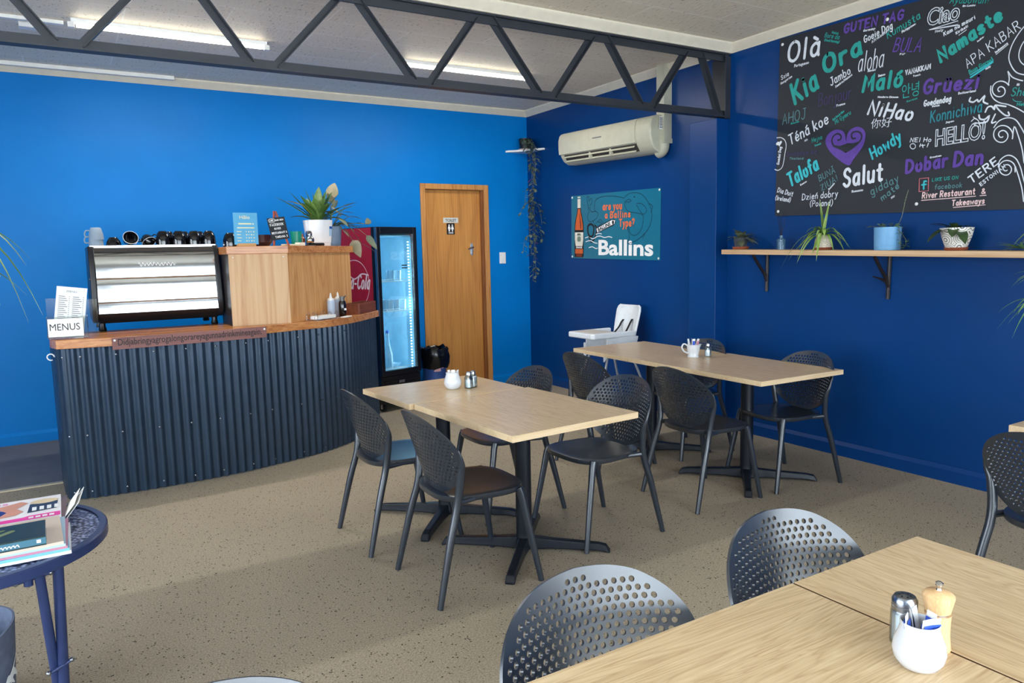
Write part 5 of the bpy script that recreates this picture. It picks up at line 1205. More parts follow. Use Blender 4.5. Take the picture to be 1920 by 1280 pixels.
l = bpy.data.lights.new('fridge_light', 'AREA'); l.shape = 'RECTANGLE'; l.size = 1.2; l.size_y = .05; l.energy = 2.2; l.color = (.72, .92, 1.0)
lo = bpy.data.objects.new('fridge_light', l); COL.objects.link(lo); lo.parent = FR; lo.location = (w_-.075, .10, 1.04); lo.rotation_euler = (R(90), R(90), R(90)); lo.rotation_euler = Vector((-.8, .6, 0)).to_track_quat('-Z', 'X').to_euler()
for z in (.40, .98, 1.27):
    mb = MB()
    for x in [.05+.02*i for i in range(18)]: mb.tube([(x, .07, z), (x, dp-.05, z)], .0022, 5)
    mb.tube([(.04, .07, z), (w_-.08, .07, z)], .004, 6); mb.tube([(.04, .07, z+.022), (w_-.08, .07, z+.022)], .003, 6); mb.build('wire_shelf', WHITE, FR)
for x in (.06, w_-.06):
    for y in (.09, dp-.06):
        mb = MB(); mb.tube([(x-.012, y, .04), (x+.012, y, .04)], .04, 16); ca = mb.build('castor', BLACK, FR)
        mb = MB(); mb.tube([(x-.016, y, .04), (x+.016, y, .04)], .016, 10); mb.box((x-.016, y-.01, .04), (x+.016, y+.01, .082)); mb.build('castor_bracket', CHROME, ca)
FM = Matrix.Translation((-2.19, -.76, 0)) @ Matrix.Rotation(R(16), 4, 'Z')
PALEG = M('pale_clear_glass', (176, 212, 232), .08, alpha=.42, spec=.8)
t = thing('water_bottle', 'tall clear swing top bottle with a blue stopper inside the fridge', 'bottle', FM @ Vector((.235, .2, .404)))
mb = MB(); mb.lathe([(0, 0), (.045, 0), (.048, .01), (.045, .14), (.03, .2), (.017, .27), (.015, .33), (.018, .335), (.018, .35), (.013, .35), (.012, .27), (.026, .2), (.04, .14), (.043, .012), (0, .01)], 20); mb.build('glass', PALEG, t)
mb = MB(); mb.lathe([(.012, .345), (.018, .355), (.018, .372), (.01, .38), (0, .38)], 14); mb.build('stopper', M('blue_stopper', (40, 110, 200), .4), t)
mb = MB()
for s in (-1, 1): mb.tube([(s*.02, 0, .31), (s*.022, 0, .35), (s*.012, 0, .38)], .0018, 5)
mb.build('wire_clip', CHROME, t)
mb = MB(); mb.lathe([(0, 0), (.028, 0), (.034, .1), (.031, .1), (.026, .006), (0, .006)], 18); gl = mb.mesh('g'); tum = mb.build('glass_tumbler', PALEG)
k = 0
for z, pos in ((.986, [(.14, .12), (.22, .12), (.30, .12), (.38, .12), (.18, .25), (.27, .25)]), (1.276, [(.27, .14), (.35, .14), (.31, .24)])):
    for x, y in pos:
        o = tum if k == 0 else tum.copy()
        if k: COL.objects.link(o)
        o.location = FM @ Vector((x, y, z)); k += 1
        tag(o, 'clear glass tumbler chilling on a wire shelf inside the drinks fridge', 'glass', 'tumblers in the fridge')
t = thing('glass_dish', 'shallow clear dish on the bottom shelf inside the fridge', 'dish', FM @ Vector((.35, .24, .404)))
mb = MB(); mb.lathe([(0, 0), (.04, 0), (.062, .03), (.058, .032), (.038, .006), (0, .006)], 24); mb.build('dish', PALEG, t)
# rubbish bin
bn = thing('rubbish_bin', 'bin lined with a crumpled black bag between fridge and toilet door', 'bin', (-1.43, -.32, 0))
mb = MB(); mb.lathe([(0, 0), (.11, 0), (.135, .5), (.13, .5), (.105, .01), (0, .01)], 24); bb = mb.build('bin_body', M('blue_printed_bin', (52, 84, 150), .4), bn)
mb = MB()
for a0, a1, z0, z1 in ((-118, -84, .30, .41), (-80, -62, .33, .40)):
    n_ = 5
    for i in range(n_):
        a = R(a0+(a1-a0)*i/n_); b = R(a0+(a1-a0)*(i+1)/n_); f = lambda z: .11+.025*z/.5+.0015
        mb.add([(f(z0)*math.cos(a), f(z0)*math.sin(a), z0), (f(z0)*math.cos(b), f(z0)*math.sin(b), z0), (f(z1)*math.cos(b), f(z1)*math.sin(b), z1), (f(z1)*math.cos(a), f(z1)*math.sin(a), z1)], [(0,1,2,3)])
mb.build('pink_label', M('pink_label', (226, 170, 176), .5), bb, smooth=0)
mb = MB(); rn = random.Random(9); n_ = 40; vs = []; fs = []
prof = [(.148, .33), (.152, .38), (.158, .45), (.152, .52), (.135, .545), (.118, .525), (.11, .4), (.1, .2)]
for r_, z in prof:
    for j in range(n_):
        a = 2*PI*j/n_; k = mnoise.noise(Vector((math.cos(a)*3, math.sin(a)*3, z*14)))*.022 + mnoise.noise(Vector((math.cos(a)*9, math.sin(a)*9, z*30)))*.010
        vs.append(((r_+k)*math.cos(a), (r_+k)*math.sin(a), z + (k*1.2 if z < .36 or z > .5 else 0)))
for i in range(len(prof)-1):
    for j in range(n_): fs.append((i*n_+j, i*n_+(j+1) % n_, (i+1)*n_+(j+1) % n_, (i+1)*n_+j))
mb.add(vs, fs); mb.build('bag_liner', M('black_bin_bag', (10, 10, 14), .22, coat=.3), bn, smooth=50)

# ---------------------------------------------------------------- high chair
hc = thing('high_chair', 'white plastic high chair with black straps against the navy wall', 'high chair', (-.36, -1.96, 0), R(90))
HW = M('high_chair_plastic', (228, 232, 236), .3)
def hx(x, y, z): return (x, y, z)   # local: +y faces away from the wall
mb = MB(); n_ = 9
def sheet(P0, P1, th=.012):
    """two rows of points made into a thick sheet"""
    k = len(P0); vs = list(P0)+list(P1); b = [Vector(p) for p in vs]
    fs = [(i, i+1, k+i+1, k+i) for i in range(k-1)]
    mb.add(b, fs)
# back
bk = []
for z, wd, y in ((.56, .15, -.16), (.70, .155, -.19), (.85, .165, -.225), (.95, .17, -.25), (.985, .16, -.258), (1.0, .13, -.262)):
    bk.append([(-wd, y+.03, z), (-wd*.8, y, z), (0, y-.012, z), (wd*.8, y, z), (wd, y+.03, z)])
k = 5; vs = [p for r_ in bk for p in r_]; fs = [(i*k+j, i*k+j+1, (i+1)*k+j+1, (i+1)*k+j) for i in range(len(bk)-1) for j in range(k-1)]
mb.add(vs, fs)
o = mb.build('back', HW, hc, smooth=60); m_ = o.modifiers.new('s', 'SOLIDIFY'); m_.thickness = .02; m_.offset = 0
mb = MB()
mb.add([(-.165, .16, .54), (.165, .16, .54), (.15, -.17, .53), (-.15, -.17, .53), (-.15, .16, .56), (.15, .16, .56), (.13, -.16, .55), (-.13, -.16, .55)], [(0,3,2,1),(4,5,6,7),(0,1,5,4),(1,2,6,5),(2,3,7,6),(3,0,4,7)])
for s in (-1, 1):
    mb.add([(s*.165, .17, .54), (s*.165, .17, .72), (s*.175, -.2, .72), (s*.15, -.17, .54), (s*.15, .17, .54), (s*.15, .17, .72), (s*.155, -.19, .72), (s*.135, -.16, .54)], [(0,1,2,3),(7,6,5,4),(0,4,5,1),(1,5,6,2),(2,6,7,3),(3,7,4,0)])
    mb.add([(s*.15, .17, .54), (s*.15, .17, .66), (s*.13, .19, .66), (s*.13, .19, .50), (s*.17, .17, .54), (s*.17, .17, .66), (s*.16, .2, .66), (s*.16, .2, .5)], [(0,1,2,3),(7,6,5,4),(0,4,5,1),(1,5,6,2),(2,6,7,3),(3,7,4,0)])
mb.build('seat', HW, hc, smooth=0, bev=.006)
mb = MB(); rim = [(-.2, .34), (-.17, .36), (.17, .36), (.2, .34), (.21, -.14), (.175, -.155), (.165, .06), (-.165, .06), (-.175, -.155), (-.21, -.14)]
mb.prism(rim, .725, .775); tr_ = mb.build('tray', HW, hc, smooth=0, bev=.012, seg=3)
mb = MB(); mb.box((-.16, .09, .775), (.16, .32, .7765)); mb.build('tray_well', M('cream_tray_inset', (222, 214, 200), .4), tr_, smooth=0)
for sx, sy, tx_, ty_ in ((-1, 1, .27, .36), (1, 1, .27, .36), (-1, -1, .23, -.34), (1, -1, .23, -.34)):
    mb = MB(); mb.tube([(sx*.135, sy*.14, .55), (sx*tx_, ty_, .012)], .012, 10); lg = mb.build('leg', M('grey_tube_leg', (186, 192, 200), .3, .5), hc)
    mb = MB(); mb.tube([(sx*(tx_-.004), ty_*.985, .04), (sx*tx_, ty_, 0)], .016, 10); mb.build('leg_cap', HW, lg)
STRAP = M('black_webbing', (14, 14, 18), .7)
for P in ([(-.06, -.222, .87), (-.066, -.20, .85), (-.06, -.16, .78), (-.09, -.09, .72), (-.11, -.04, .64)], [(.07, -.222, .86), (.078, -.20, .83), (.075, -.17, .79), (.10, -.12, .72), (.12, -.1, .63)]):
    mb = MB(); Q = smooth_path(P, 5); vs = []
    for p in Q: vs += [p+Vector((-.012, .004, 0)), p+Vector((.012, .004, 0)), p+Vector((.012, 0.0, 0)), p+Vector((-.012, 0.0, 0))]
    n_ = len(Q); mb.add(vs, [(i*4+j, i*4+(j+1) % 4, (i+1)*4+(j+1) % 4, (i+1)*4+j) for i in range(n_-1) for j in range(4)]); mb.build('strap', STRAP, hc)
# ---------------------------------------------------------------- cafe tables
OAKY = wood('light_oak_laminate', (186, 154, 116), (212, 184, 144), (228, 204, 166), 'y', 2.0, .30, 2.0, .015, .9)
OAKX = wood('light_oak_laminate_cross', (186, 154, 116), (212, 184, 144), (228, 204, 166), 'x', 2.0, .30, 2.0, .015, .9)
OEDGE = wood('pale_oak_edge', (206, 176, 134), (222, 194, 154), (230, 206, 170), 'x', 2, .4, .5, .01)
BASE = M('satin_black_base', (24, 29, 38), .32, .2, var=.1, vs=6)
TZ = .74
BROWNE = M('seam_dark_edge', (104, 74, 50), .5)  # shade of the seam gap put into the front tables' edge colour
def table(cx, cy, rz, w, d, label, mat, bo=(0, 0), arm=.44, edge=None):
    t = thing('cafe_table', label, 'table', (cx, cy, 0), rz, 'oak topped cafe tables')
    mb = MB(); x, y, h = w/2, d/2, .03
    mb.v = [Vector(p) for p in [(-x,-y,TZ-h),(x,-y,TZ-h),(x,y,TZ-h),(-x,y,TZ-h),(-x,-y,TZ),(x,-y,TZ),(x,y,TZ),(-x,y,TZ)]]
    mb.f = [(0,3,2,1),(4,5,6,7),(0,1,5,4),(1,2,6,5),(2,3,7,6),(3,0,4,7)]; mb.m = [1,0,1,1,1,1]
    mb.build('tabletop', [mat, edge or OEDGE], t, smooth=0, bev=.0008)
    bx, by = bo
    mb = MB(); mb.lathe([(.05, .03), (.044, .065), (.041, .09), (.041, TZ-.045), (.09, TZ-.04), (.09, TZ-h)], 28, Matrix.Translation((bx, by, 0))); mb.build('column', BASE, t)
    for k in range(4):
        a = R(45+90*k); c, s = math.cos(a), math.sin(a); mb = MB()
        pr_ = [(0, .034, .004, .07), (.07, .032, .008, .066), (.14, .028, .012, .06), (arm-.06, .025, .012, .048), (arm-.02, .026, .006, .04), (arm, .026, .0, .012)]
        vs = []
        for r_, hw, zb, zt in pr_:
            for q, z in ((-hw, zb), (hw, zb), (hw*.75, zt), (-hw*.75, zt)): vs.append((bx + c*r_ - s*q, by + s*r_ + c*q, z))
        n = len(pr_); mb.add(vs, [(0,1,2,3), tuple((n-1)*4+j for j in (3,2,1,0))] + [(i*4+j, i*4+(j+1) % 4, (i+1)*4+(j+1) % 4, (i+1)*4+j) for i in range(n-1) for j in range(4)])
        mb.build('base_foot', BASE, t, smooth=0, bev=.006)
    return t
table(-2.822, -4.312, R(3.7), .748, .905, 'middle oak topped table, its nearer larger half with bare top', OAKY)
table(-2.895, -3.552, R(3.7), .748, .60, 'middle oak topped table half holding the white sugar pot and two shakers', OAKX, (-.04, -.06))
table(-.931, -4.108, R(-1.9), .735, .90, 'oak topped table near the right wall, its nearer half', OAKY, (-.03, -.03))
table(-.893, -3.13, R(-1.9), .735, 1.07, 'oak topped table half beside the high chair', OAKY, (-.10, -.12))
table(-3.816, -6.745, 0, .90, .74, 'big front oak table holding the white sugar pot with blue sachets', OAKX, (-.1, 0), edge=BROWNE)
table(-3.1085, -6.775, 0, .505, .80, 'narrow front oak table piece beyond the seam, beside the pepper mill', OAKY, edge=BROWNE)
table(-.94, -6.29, 0, .80, .80, 'oak table cut off by the right edge of the view', OAKX)

# ---------------------------------------------------------------- perforated chairs
SHELL = M('charcoal_moulded_plastic', (30, 39, 50), .33, var=.04, vs=5, spec=.85, bp=.02, bs=300, coat=.55)
SHELL.node_tree.nodes['Principled BSDF'].inputs['Coat Roughness'].default_value = .27
def make_chair(label):
    t = thing('perforated_chair', label, 'chair', (0, 0, 0), 0, 'perforated cafe chairs')
    # seat: rounded trapezoid, slightly dished
    mb = MB(); n = 48; rings = [0, .3, .6, .82, .94, 1.0]; vs = []; fs = []
    def edge(a):
        c, s = math.cos(a), math.sin(a); e = 3.2
        k = (abs(c)**e + abs(s)**e)**(-1/e); x, y = k*c, k*s
        return x*(.212+.016*y), y*.218+.022
    def row(q, z): return [(edge(2*PI*j/n)[0]*q, .022+(edge(2*PI*j/n)[1]-.022)*q, z) for j in range(n)]
    for q in rings[1:]:
        z = .452+.012*q*q - (.004 if q == 1 else 0)
        vs += row(q, z)
    vs += row(1.0, .442); vs += row(.97, .434); vs += row(.9, .434)
    c0 = len(vs); vs.append((0, .022, .452)); vs.append((0, .022, .434))
    k = 8
    for i in range(k-1):
        for j in range(n): fs.append((i*n+j, i*n+(j+1) % n, (i+1)*n+(j+1) % n, (i+1)*n+j))
    for j in range(n): fs.append((c0, j, (j+1) % n)); fs.append((c0+1, (k-1)*n+(j+1) % n, (k-1)*n+j))
    mb.add(vs, fs); mb.build('seat', SHELL, t, smooth=50)
    # backrest shell with round perforations
    HB = .385; Z0 = .452
    tb = [(0, .0), (.025, .062), (.07, .105), (.13, .143), (.22, .178), (.32, .202), (.43, .217), (.54, .2235), (.64, .222), (.74, .211), (.83, .189), (.90, .158), (.95, .122), (.985, .068), (1, 0)]
    right = [(w*1.14, a*HB) for a, w in tb]
    outl = [(p.x, p.y) for p in smooth_path([(*q, 0) for q in right], 4)]
    ring = outl + [(-x, y) for x, y in outl[::-1][1:-1]]
    def halfw(y):
        for (x0, y0), (x1, y1) in zip(outl, outl[1:]):
            if y0 <= y <= y1: return x0 + (x1-x0)*(y-y0)/max(1e-9, y1-y0)
        return 0
    def inside(x, y, m):
        return all(abs(x+m*math.cos(a)) < halfw(y+m*math.sin(a)) for a in [k*PI/4 for k in range(8)] ) if 0 < y-m and y+m < HB else False
    V = [Vector(p) for p in ring]; E = []; n0 = len(V); E += [(i, (i+1) % n0) for i in range(n0)]
    F = [list(range(n0))]; HC = []
    sp = .0212; hr = .0070; rowi = 0; y = .03
    while y < HB:
        off = .5*sp if rowi % 2 else 0
        for kx in range(-16, 17):
            x = kx*sp+off
            if inside(x, y, .0225):
                b = len(V); HC.append((x, y))
                for j in range(10): V.append(Vector((x+hr*math.cos(2*PI*j/10), y+hr*math.sin(2*PI*j/10))))
                F.append([b+j for j in range(10)][::-1]); E += [(b+j, b+(j+1) % 10) for j in range(10)]
            elif inside(x, y, .008): V.append(Vector((x, y)))
        y += sp*.866; rowi += 1
    r_ = delaunay_2d_cdt(V, E, [], 1, 1e-6)
    vv = r_[0]
    cell = {}
    for hx_, hy_ in HC: cell.setdefault((int(hx_//.02), int(hy_//.02)), []).append((hx_, hy_))
    def in_hole(f):
        cx = sum(vv[i].x for i in f)/len(f); cy = sum(vv[i].y for i in f)/len(f); a, b = int(cx//.02), int(cy//.02)
        return any((cx-p)**2+(cy-q)**2 < (hr*.92)**2 for i in (-1, 0, 1) for j in (-1, 0, 1) for p, q in cell.get((a+i, b+j), ()))
    ff = [f for f in r_[2] if not in_hole(f)]
    def P3(s, h, d=0):
        f = max(0.0, h/HB)
        z = Z0 + h*.985 - .012*(s/.22)**2*f
        yb = -.150 - .118*f**1.15 - .012*math.sin(PI*f)
        k = 1.48*(.62+.38*math.sin(PI*min(1, f*.9+.05)))
        return Vector((s, yb + k*s*s - .35*k*abs(s)**3*1.2, z))
    def N3(s, h):
        e = .002; a = P3(s+e, h)-P3(s-e, h); b = P3(s, h+e)-P3(s, h-e)
        return a.cross(b).normalized()
    front = [P3(p.x, p.y) for p in vv]
    th = .0075
    # thinner towards the rim
    back = []
    for p, q in zip(vv, front):
        back.append(q + N3(p.x, p.y)*th)
    n = len(front); mb = MB(); fs = [tuple(f) for f in ff] + [tuple(i+n for i in f[::-1]) for f in ff]
    cnt = {}
    for f in ff:
        for a, b in zip(f, list(f[1:])+[f[0]]): cnt[(a, b)] = 1
    for (a, b) in list(cnt):
        if (b, a) not in cnt: fs.append((b, a, a+n, b+n))
    mb.add(front+back, fs); mb.build('backrest', SHELL, t, smooth=40)
    for s in (-1, 1):
        mb = MB(); mb.tube([(s*.238, .265, 0), (s*.198, .188, .425), (s*.193, .178, .452)], [.0135, .0185, .019], 14); mb.build('leg', SHELL, t)
        q0 = P3(s*halfw(.075)*.97, .075); q1 = P3(s*halfw(.13)*.985, .13); q2 = P3(s*halfw(.19)*.995, .19)
        mb = MB(); mb.tube(smooth_path([(s*.246, -.258, 0), (s*.228, -.19, .28), (s*.216, -.145, .44), (q1.x*1.0, q1.y-.004, q1.z), (q2.x, q2.y-.003, q2.z), (P3(s*halfw(.25), .25))], 4), [.0135]*1+[.0145, .0155, .0165]+[.0175]*4+[.018]*4+[.017, .016, .014, .012]+[.010, .008, .007, .006]+[.004], 12)
        mb.tube([(s*.214, -.148, .445), (s*.196, -.08, .443), (s*.19, .0, .443)], [.015, .013, .008], 10)
        mb.build('leg', SHELL, t)
    return t
ch0 = make_chair('charcoal perforated chair tucked in on the left of the middle table, nearer the counter')
place(ch0, (-3.275, -3.726, 0), R(-90))
for x, y, rz, lab in [
    (-3.222, -4.438, -91, 'charcoal perforated chair on the left of the middle table, its nearer bare half'),
    (-2.345, -4.305, 92, 'charcoal perforated chair on the right of the middle table, seen whole from its front'),
    (-2.56, -3.69, 90, 'charcoal perforated chair behind the middle table, facing the two shakers'),
    (-1.468, -4.222, -92, 'charcoal perforated chair on the left of the right wall table, its nearer half'),
    (-1.50, -3.31, -90, 'charcoal perforated chair beside the high chair table, far left of it'),
    (-.78, -3.375, 90, 'charcoal perforated chair between wall table and pillar, behind the white jug'),
    (-.79, -4.285, 82, 'charcoal perforated chair against the navy wall under the shelf'),
    (-3.860, -6.458, 180, 'charcoal perforated chair pushed under the big front table, holes catching the window light'),
    (-3.226, -6.452, 180, 'charcoal perforated chair pushed under the narrow front table piece'),
    (-4.632, -6.482, 180, 'charcoal chair of which only the rim shows at the bottom of the view'),
    (-1.53, -6.215, -90, 'charcoal perforated chair at the right edge of the view, below the hanging plantlets')]:
    copy_thing(ch0, (x, y, 0), R(rz), lab)

# ---------------------------------------------------------------- things on the tables
def sachet(x, y, z, az, tilt, group, label, col=None, h=.075):
    t = thing('sugar_sachet', label, 'sachet', (x, y, z), 0, group, rot=(tilt, 0, az))
    mb = MB(); vs = []; 
    for zz, th in ((0, .0006), (.006, .001), (h*.5, .004), (h-.006, .001), (h, .0006)):
        for xx in (-.011, 0, .011): vs.append((xx, -th*(1 if xx == 0 else .3), zz))
        for xx in (.011, 0, -.011): vs.append((xx, th*(1 if xx == 0 else .3), zz))
    mb.add(vs, [(i*6+j, i*6+(j+1) % 6, (i+1)*6+(j+1) % 6, (i+1)*6+j) for i in range(4) for j in range(6)] + [(0,1,2,3,4,5), (29,28,27,26,25,24)])
    mb.build('wrapper', PAPER, t, smooth=60)
    if col:
        mb = MB(); mb.box((-.009, -.0042, h*.5), (.009, -.0036, h*.86)); mb.box((-.009, .0036, h*.5), (.009, .0042, h*.86)); mb.build('printed_band', col, t, smooth=0)
    return t
SBLUE = M('sachet_blue', (52, 88, 196), .5); SPINK = M('sachet_pink', (224, 150, 170), .5); SGREY = M('sachet_grey', (120, 130, 150), .5)
def sugar_pot(x, y, label, k=1.0):
    t = thing('sugar_pot', label, 'pot', (x, y, TZ))
    mb = MB(); mb.lathe([(0, .0), (.026, .0), (.034, .004), (.043, .018), (.046, .034), (.043, .05), (.036, .068), (.0335, .078), (.0345, .087), (.0325, .088), (.031, .08), (.033, .068), (.04, .05), (.042, .034), (.03, .008), (0, .006)], 40, Matrix.Diagonal((k, k, k, 1)))
    mb.build('pot', CERAM, t, smooth=60); return t
GF = 'sachets in the front sugar pot'
sugar_pot(-3.462, -6.732, 'rounded white sugar pot full of blue and white sachets on the front table')
for dx, dy, az, ti, c in [(-.020, .006, 20, -6, SBLUE), (-.010, -.014, -15, 5, SBLUE), (.004, .010, 40, -8, SGREY), (.016, -.006, 75, 6, SBLUE), (.020, .010, 10, -10, None), (.008, -.016, -20, 8, SBLUE)]:
    sachet(-3.462+dx, -6.732+dy, TZ+.028, R(az), R(ti), GF, 'paper sugar sachet standing in the white pot on the front table', c)
t = thing('salt_shaker', 'glass shaker with a pierced steel cap behind the front sugar pot', 'shaker', (-3.405, -6.668, TZ))
mb = MB(); mb.lathe([(0, 0), (.024, 0), (.025, .004), (.025, .066), (.021, .074), (.018, .074), (.022, .064), (.022, .006), (0, .006)], 24); mb.build('jar', CLEAR, t)
mb = MB(); mb.lathe([(0, .007), (.0215, .007), (.0215, .062), (0, .064)], 20); mb.build('salt', M('salt', (226, 232, 240), .8), t)
mb = MB(); mb.lathe([(.022, .068), (.0235, .07), (.0235, .078), (.0225, .079), (.0235, .08), (.0235, .09), (.019, .097), (0, .099)], 24); cp = mb.build('cap', M('steel_cap', (150, 156, 166), .25, 1), t)
mb = MB()
for k in range(7): mb.lathe([(.0016, 0), (.0016, .0005)], 6, Matrix.Translation((.01*math.cos(k*PI/3) if k < 6 else 0, .01*math.sin(k*PI/3) if k < 6 else 0, .0982)))
mb.build('pour_hole', INK, cp)
t = thing('pepper_mill', 'pale timber pepper mill with a chrome knob on the front table', 'pepper mill', (-3.372, -6.715, TZ))
MAPLE = wood('maple', (196, 148, 96), (222, 180, 130), (234, 198, 150), 'z', 3, .3, .4, .01)
mb = MB(); mb.lathe([(0, 0), (.0245, 0), (.0255, .003), (.0245, .01), (.0225, .03), (.0225, .055), (.0235, .072), (0, .072)], 28); mb.build('body', MAPLE, t)
mb = MB(); mb.lathe([(.0195, .072), (.0195, .076)], 20); mb.build('collar', CHROME, t)
mb = MB(); mb.lathe([(0, .076), (.0225, .076), (.024, .084), (.0285, .104), (.0285, .108), (.024, .114), (.012, .118), (0, .119)], 28); mb.build('head', MAPLE, t)
mb = MB(); mb.lathe([(.006, .117), (.0045, .121), (.0045, .124), (.0075, .129), (.0075, .132), (.004, .135), (0, .1355)], 16); mb.build('knob', CHROME, t)
# middle table
sugar_pot(-2.855, -3.605, 'rounded white sugar pot on the middle table beside two shakers', 1.12)
for dx, dy, az, ti in [(-.014, .0, 20, -8), (.0, -.008, -15, 3), (.012, .004, 60, 9), (.018, -.006, 30, 12)]:
    t = sachet(-2.855+dx, -3.605+dy, TZ+.038, R(az), R(ti), 'sachets in the middle sugar pot', 'white paper sachet standing in the sugar pot on the middle table')
def shaker(x, y, label, fill=.066):
    t = thing('salt_shaker', label, 'shaker', (x, y, TZ), R(20))
    mb = MB(); mb.lathe([(0, 0), (.021, 0), (.0215, .003), (.0205, .062), (.016, .074), (.014, .078), (.012, .078), (.018, .06), (.019, .005), (0, .005)], 24, sq=5); mb.build('jar', CLEAR, t, smooth=60)
    mb = MB(); mb.lathe([(0, .006), (.0185, .006), (.0175, fill), (0, fill+.001)], 24, sq=5); mb.build('salt', M('white_salt', (236, 238, 240), .8), t, smooth=60)
    mb = MB(); mb.lathe([(.0145, .076), (.0165, .077), (.0165, .09), (.0125, .098), (0, .1)], 20); mb.build('cap', CHROME, t)
shaker(-2.772, -3.65, 'square glass salt shaker on the middle table, the one nearer the sugar pot', .048)
shaker(-2.735, -3.632, 'square glass salt shaker on the middle table, the one filled to the neck')
# right table
t = thing('milk_jug', 'white creamer jug of sachets on the right wall table', 'jug', (-.878, -3.56, TZ), R(-25))
mb = MB(); mb.lathe([(0, 0), (.04, 0), (.042, .004), (.036, .012), (.043, .04), (.045, .07), (.047, .092), (.044, .092), (.041, .07), (.039, .04), (.03, .012), (0, .012)], 32)
for v in mb.v:
    a = math.atan2(v.y, v.x)
    if v.z > .06 and abs(a) < .7: v.x += (.7-abs(a))/.7*(v.z-.06)*.6
mb.build('jug', CERAM, t, smooth=60)
mb = MB(); mb.tube(smooth_path([(-.042, 0, .084), (-.07, 0, .098), (-.085, 0, .075), (-.07, 0, .045), (-.041, 0, .03)], 5), .0055, 10); mb.build('handle', CERAM, t)
for dx, dy, az, ti, c in [(-.022, .004, 10, -12, None), (-.008, -.008, -25, 6, SBLUE), (.006, .008, 40, -6, SGREY), (.018, -.006, 15, 10, SPINK), (.026, .004, 0, 16, SPINK)]:
    sachet(-.878+dx, -3.56+dy, TZ+.03, R(az), R(ti), 'sachets in the jug', 'paper sachet standing in the white jug on the right wall table', c, .105)
shaker(-.782, -3.612, 'square glass salt shaker beside the white jug', .045)

# ---------------------------------------------------------------- magazine table at the left edge
NAVYM = M('navy_painted_metal', (44, 58, 100), .34, .2, var=.08)
RT = .722; RC = (-5.062, -4.862)
t = thing('bistro_table', 'small round navy metal folding table piled with magazines', 'table', (*RC, 0))
mb = MB(); n_ = 56; r_ = .357
mb.lathe([(r_-.022, RT-.004), (r_-.022, RT), (r_-.004, RT), (r_, RT-.004), (r_, RT-.03), (r_-.003, RT-.033), (r_-.008, RT-.03), (r_-.012, RT-.012), (r_-.022, RT-.004)], n_, cap=False); mb.build('rim', NAVYM, t)
wv, wn_, wb_ = nt('woven_navy_mesh')
v_ = coords(wn_, (90, 90, 90)); ck = wn_.nodes.new('ShaderNodeTexVoronoi'); ck.inputs['Scale'].default_value = 1.0; wn_.links.new(v_, ck.inputs['Vector'])
wn_.links.new(ramp(wn_, ck.outputs['Distance'], [(.2, lin((168, 180, 210))), (.5, lin((82, 96, 140))), (.75, lin((24, 32, 62)))]), wb_.inputs['Base Color']); wb_.inputs['Roughness'].default_value = .4; wb_.inputs['Metallic'].default_value = .3
bump(wn_, wb_, ck.outputs['Distance'], .25, .002)
mb = MB(); mb.lathe([(0, RT-.012), (r_-.02, RT-.012), (r_-.02, RT-.005), (0, RT-.004)], n_); mb.build('woven_top', wv, t, smooth=0)
def lt(x, y, z): return (x-RC[0], y-RC[1], z)
for a, b in (((-4.842, -5.05, RT-.02), (-4.868, -5.02, 0)), ((-5.28, -4.67, RT-.02), (-5.26, -4.70, 0))):
    mb = MB(); mb.tube([lt(*a), lt(*b)], .0145, 12); mb.build('leg', NAVYM, t)
for a, b in (((-4.888, -5.085, RT-.05), (-4.862, -4.96, 0)), ((-5.23, -4.64, RT-.05), (-5.25, -4.76, 0))):
    mb = MB(); mb.tube([lt(*a), lt(*b)], .013, 12); mb.build('leg', NAVYM, t)
mb = MB(); mb.tube([lt(-4.885, -5.085, RT-.048), lt(-5.25, -5.0, RT-.048)], .013, 10); mb.tube([lt(-5.23, -4.64, RT-.048), lt(-4.9, -4.70, RT-.048)], .013, 10)
mb.tube([lt(-4.915, -5.075, RT-.03), lt(-4.915, -5.075, RT-.085)], .012, 10); mb.tube([lt(-4.945, -5.08, RT-.072), lt(-4.86, -5.06, RT-.066)], .005, 8); mb.tube([lt(-4.885, -5.055, .36), lt(-4.835, -5.04, .375)], .005, 8); mb.build('folding_bracket', NAVYM, t)
for p in ((-4.822, -5.05, RT-.045), (-4.945, -5.08, RT-.072), (-4.862, -5.06, RT-.066), (-4.89, -5.057, .36), (-4.832, -5.04, .376)): MB().ball(lt(*p), .0075, 10).build('bolt_cap', DULLM, t)
def mag(x1, y0, z, w, d, h, rz, cols, label, name='magazine'):
    """lies flat: x1 is its right edge, y0 its near edge"""
    t = thing(name, label, 'magazine' if name == 'magazine' else 'book', (x1, y0, z), R(rz), 'magazines on the bistro table' if name == 'magazine' else None)
    mb = MB(); mb.box((-w, .001, .0008), (-.001, d, h-.0008)); mb.build('pages', PAPER, t, smooth=0)
    mb = MB(); mb.box((-w, 0, h-.0008), (0, d, h)); mb.box((-w, 0, 0), (0, d, .0008)); mb.box((-w, 0, .0008), (0, .001, h-.0008)); mb.build('cover', cols, t, smooth=0)
    return t
def mc(name, c): return M(name, c, .35, var=.08, vs=9)
z = RT
stack = [(.30, .262, .009, 1, 'white_cover', (226, 230, 236), 'white magazine at the bottom of the nearer magazine pile'), (.295, .26, .008, 2, 'sky_cover', (122, 190, 226), 'sky blue magazine second from the bottom of the nearer pile'),
         (.30, .258, .007, 0, 'red_streak_cover', (196, 130, 150), 'pink and red edged magazine in the middle of the nearer pile'), (.295, .26, .007, 1, 'ice_cover', (176, 204, 226), 'ice blue magazine under the cream one in the nearer pile'), (.29, .255, .008, 3, 'cream_cover', (214, 196, 178), 'cream covered magazine just beneath the dark paperback')]
xr = -4.806
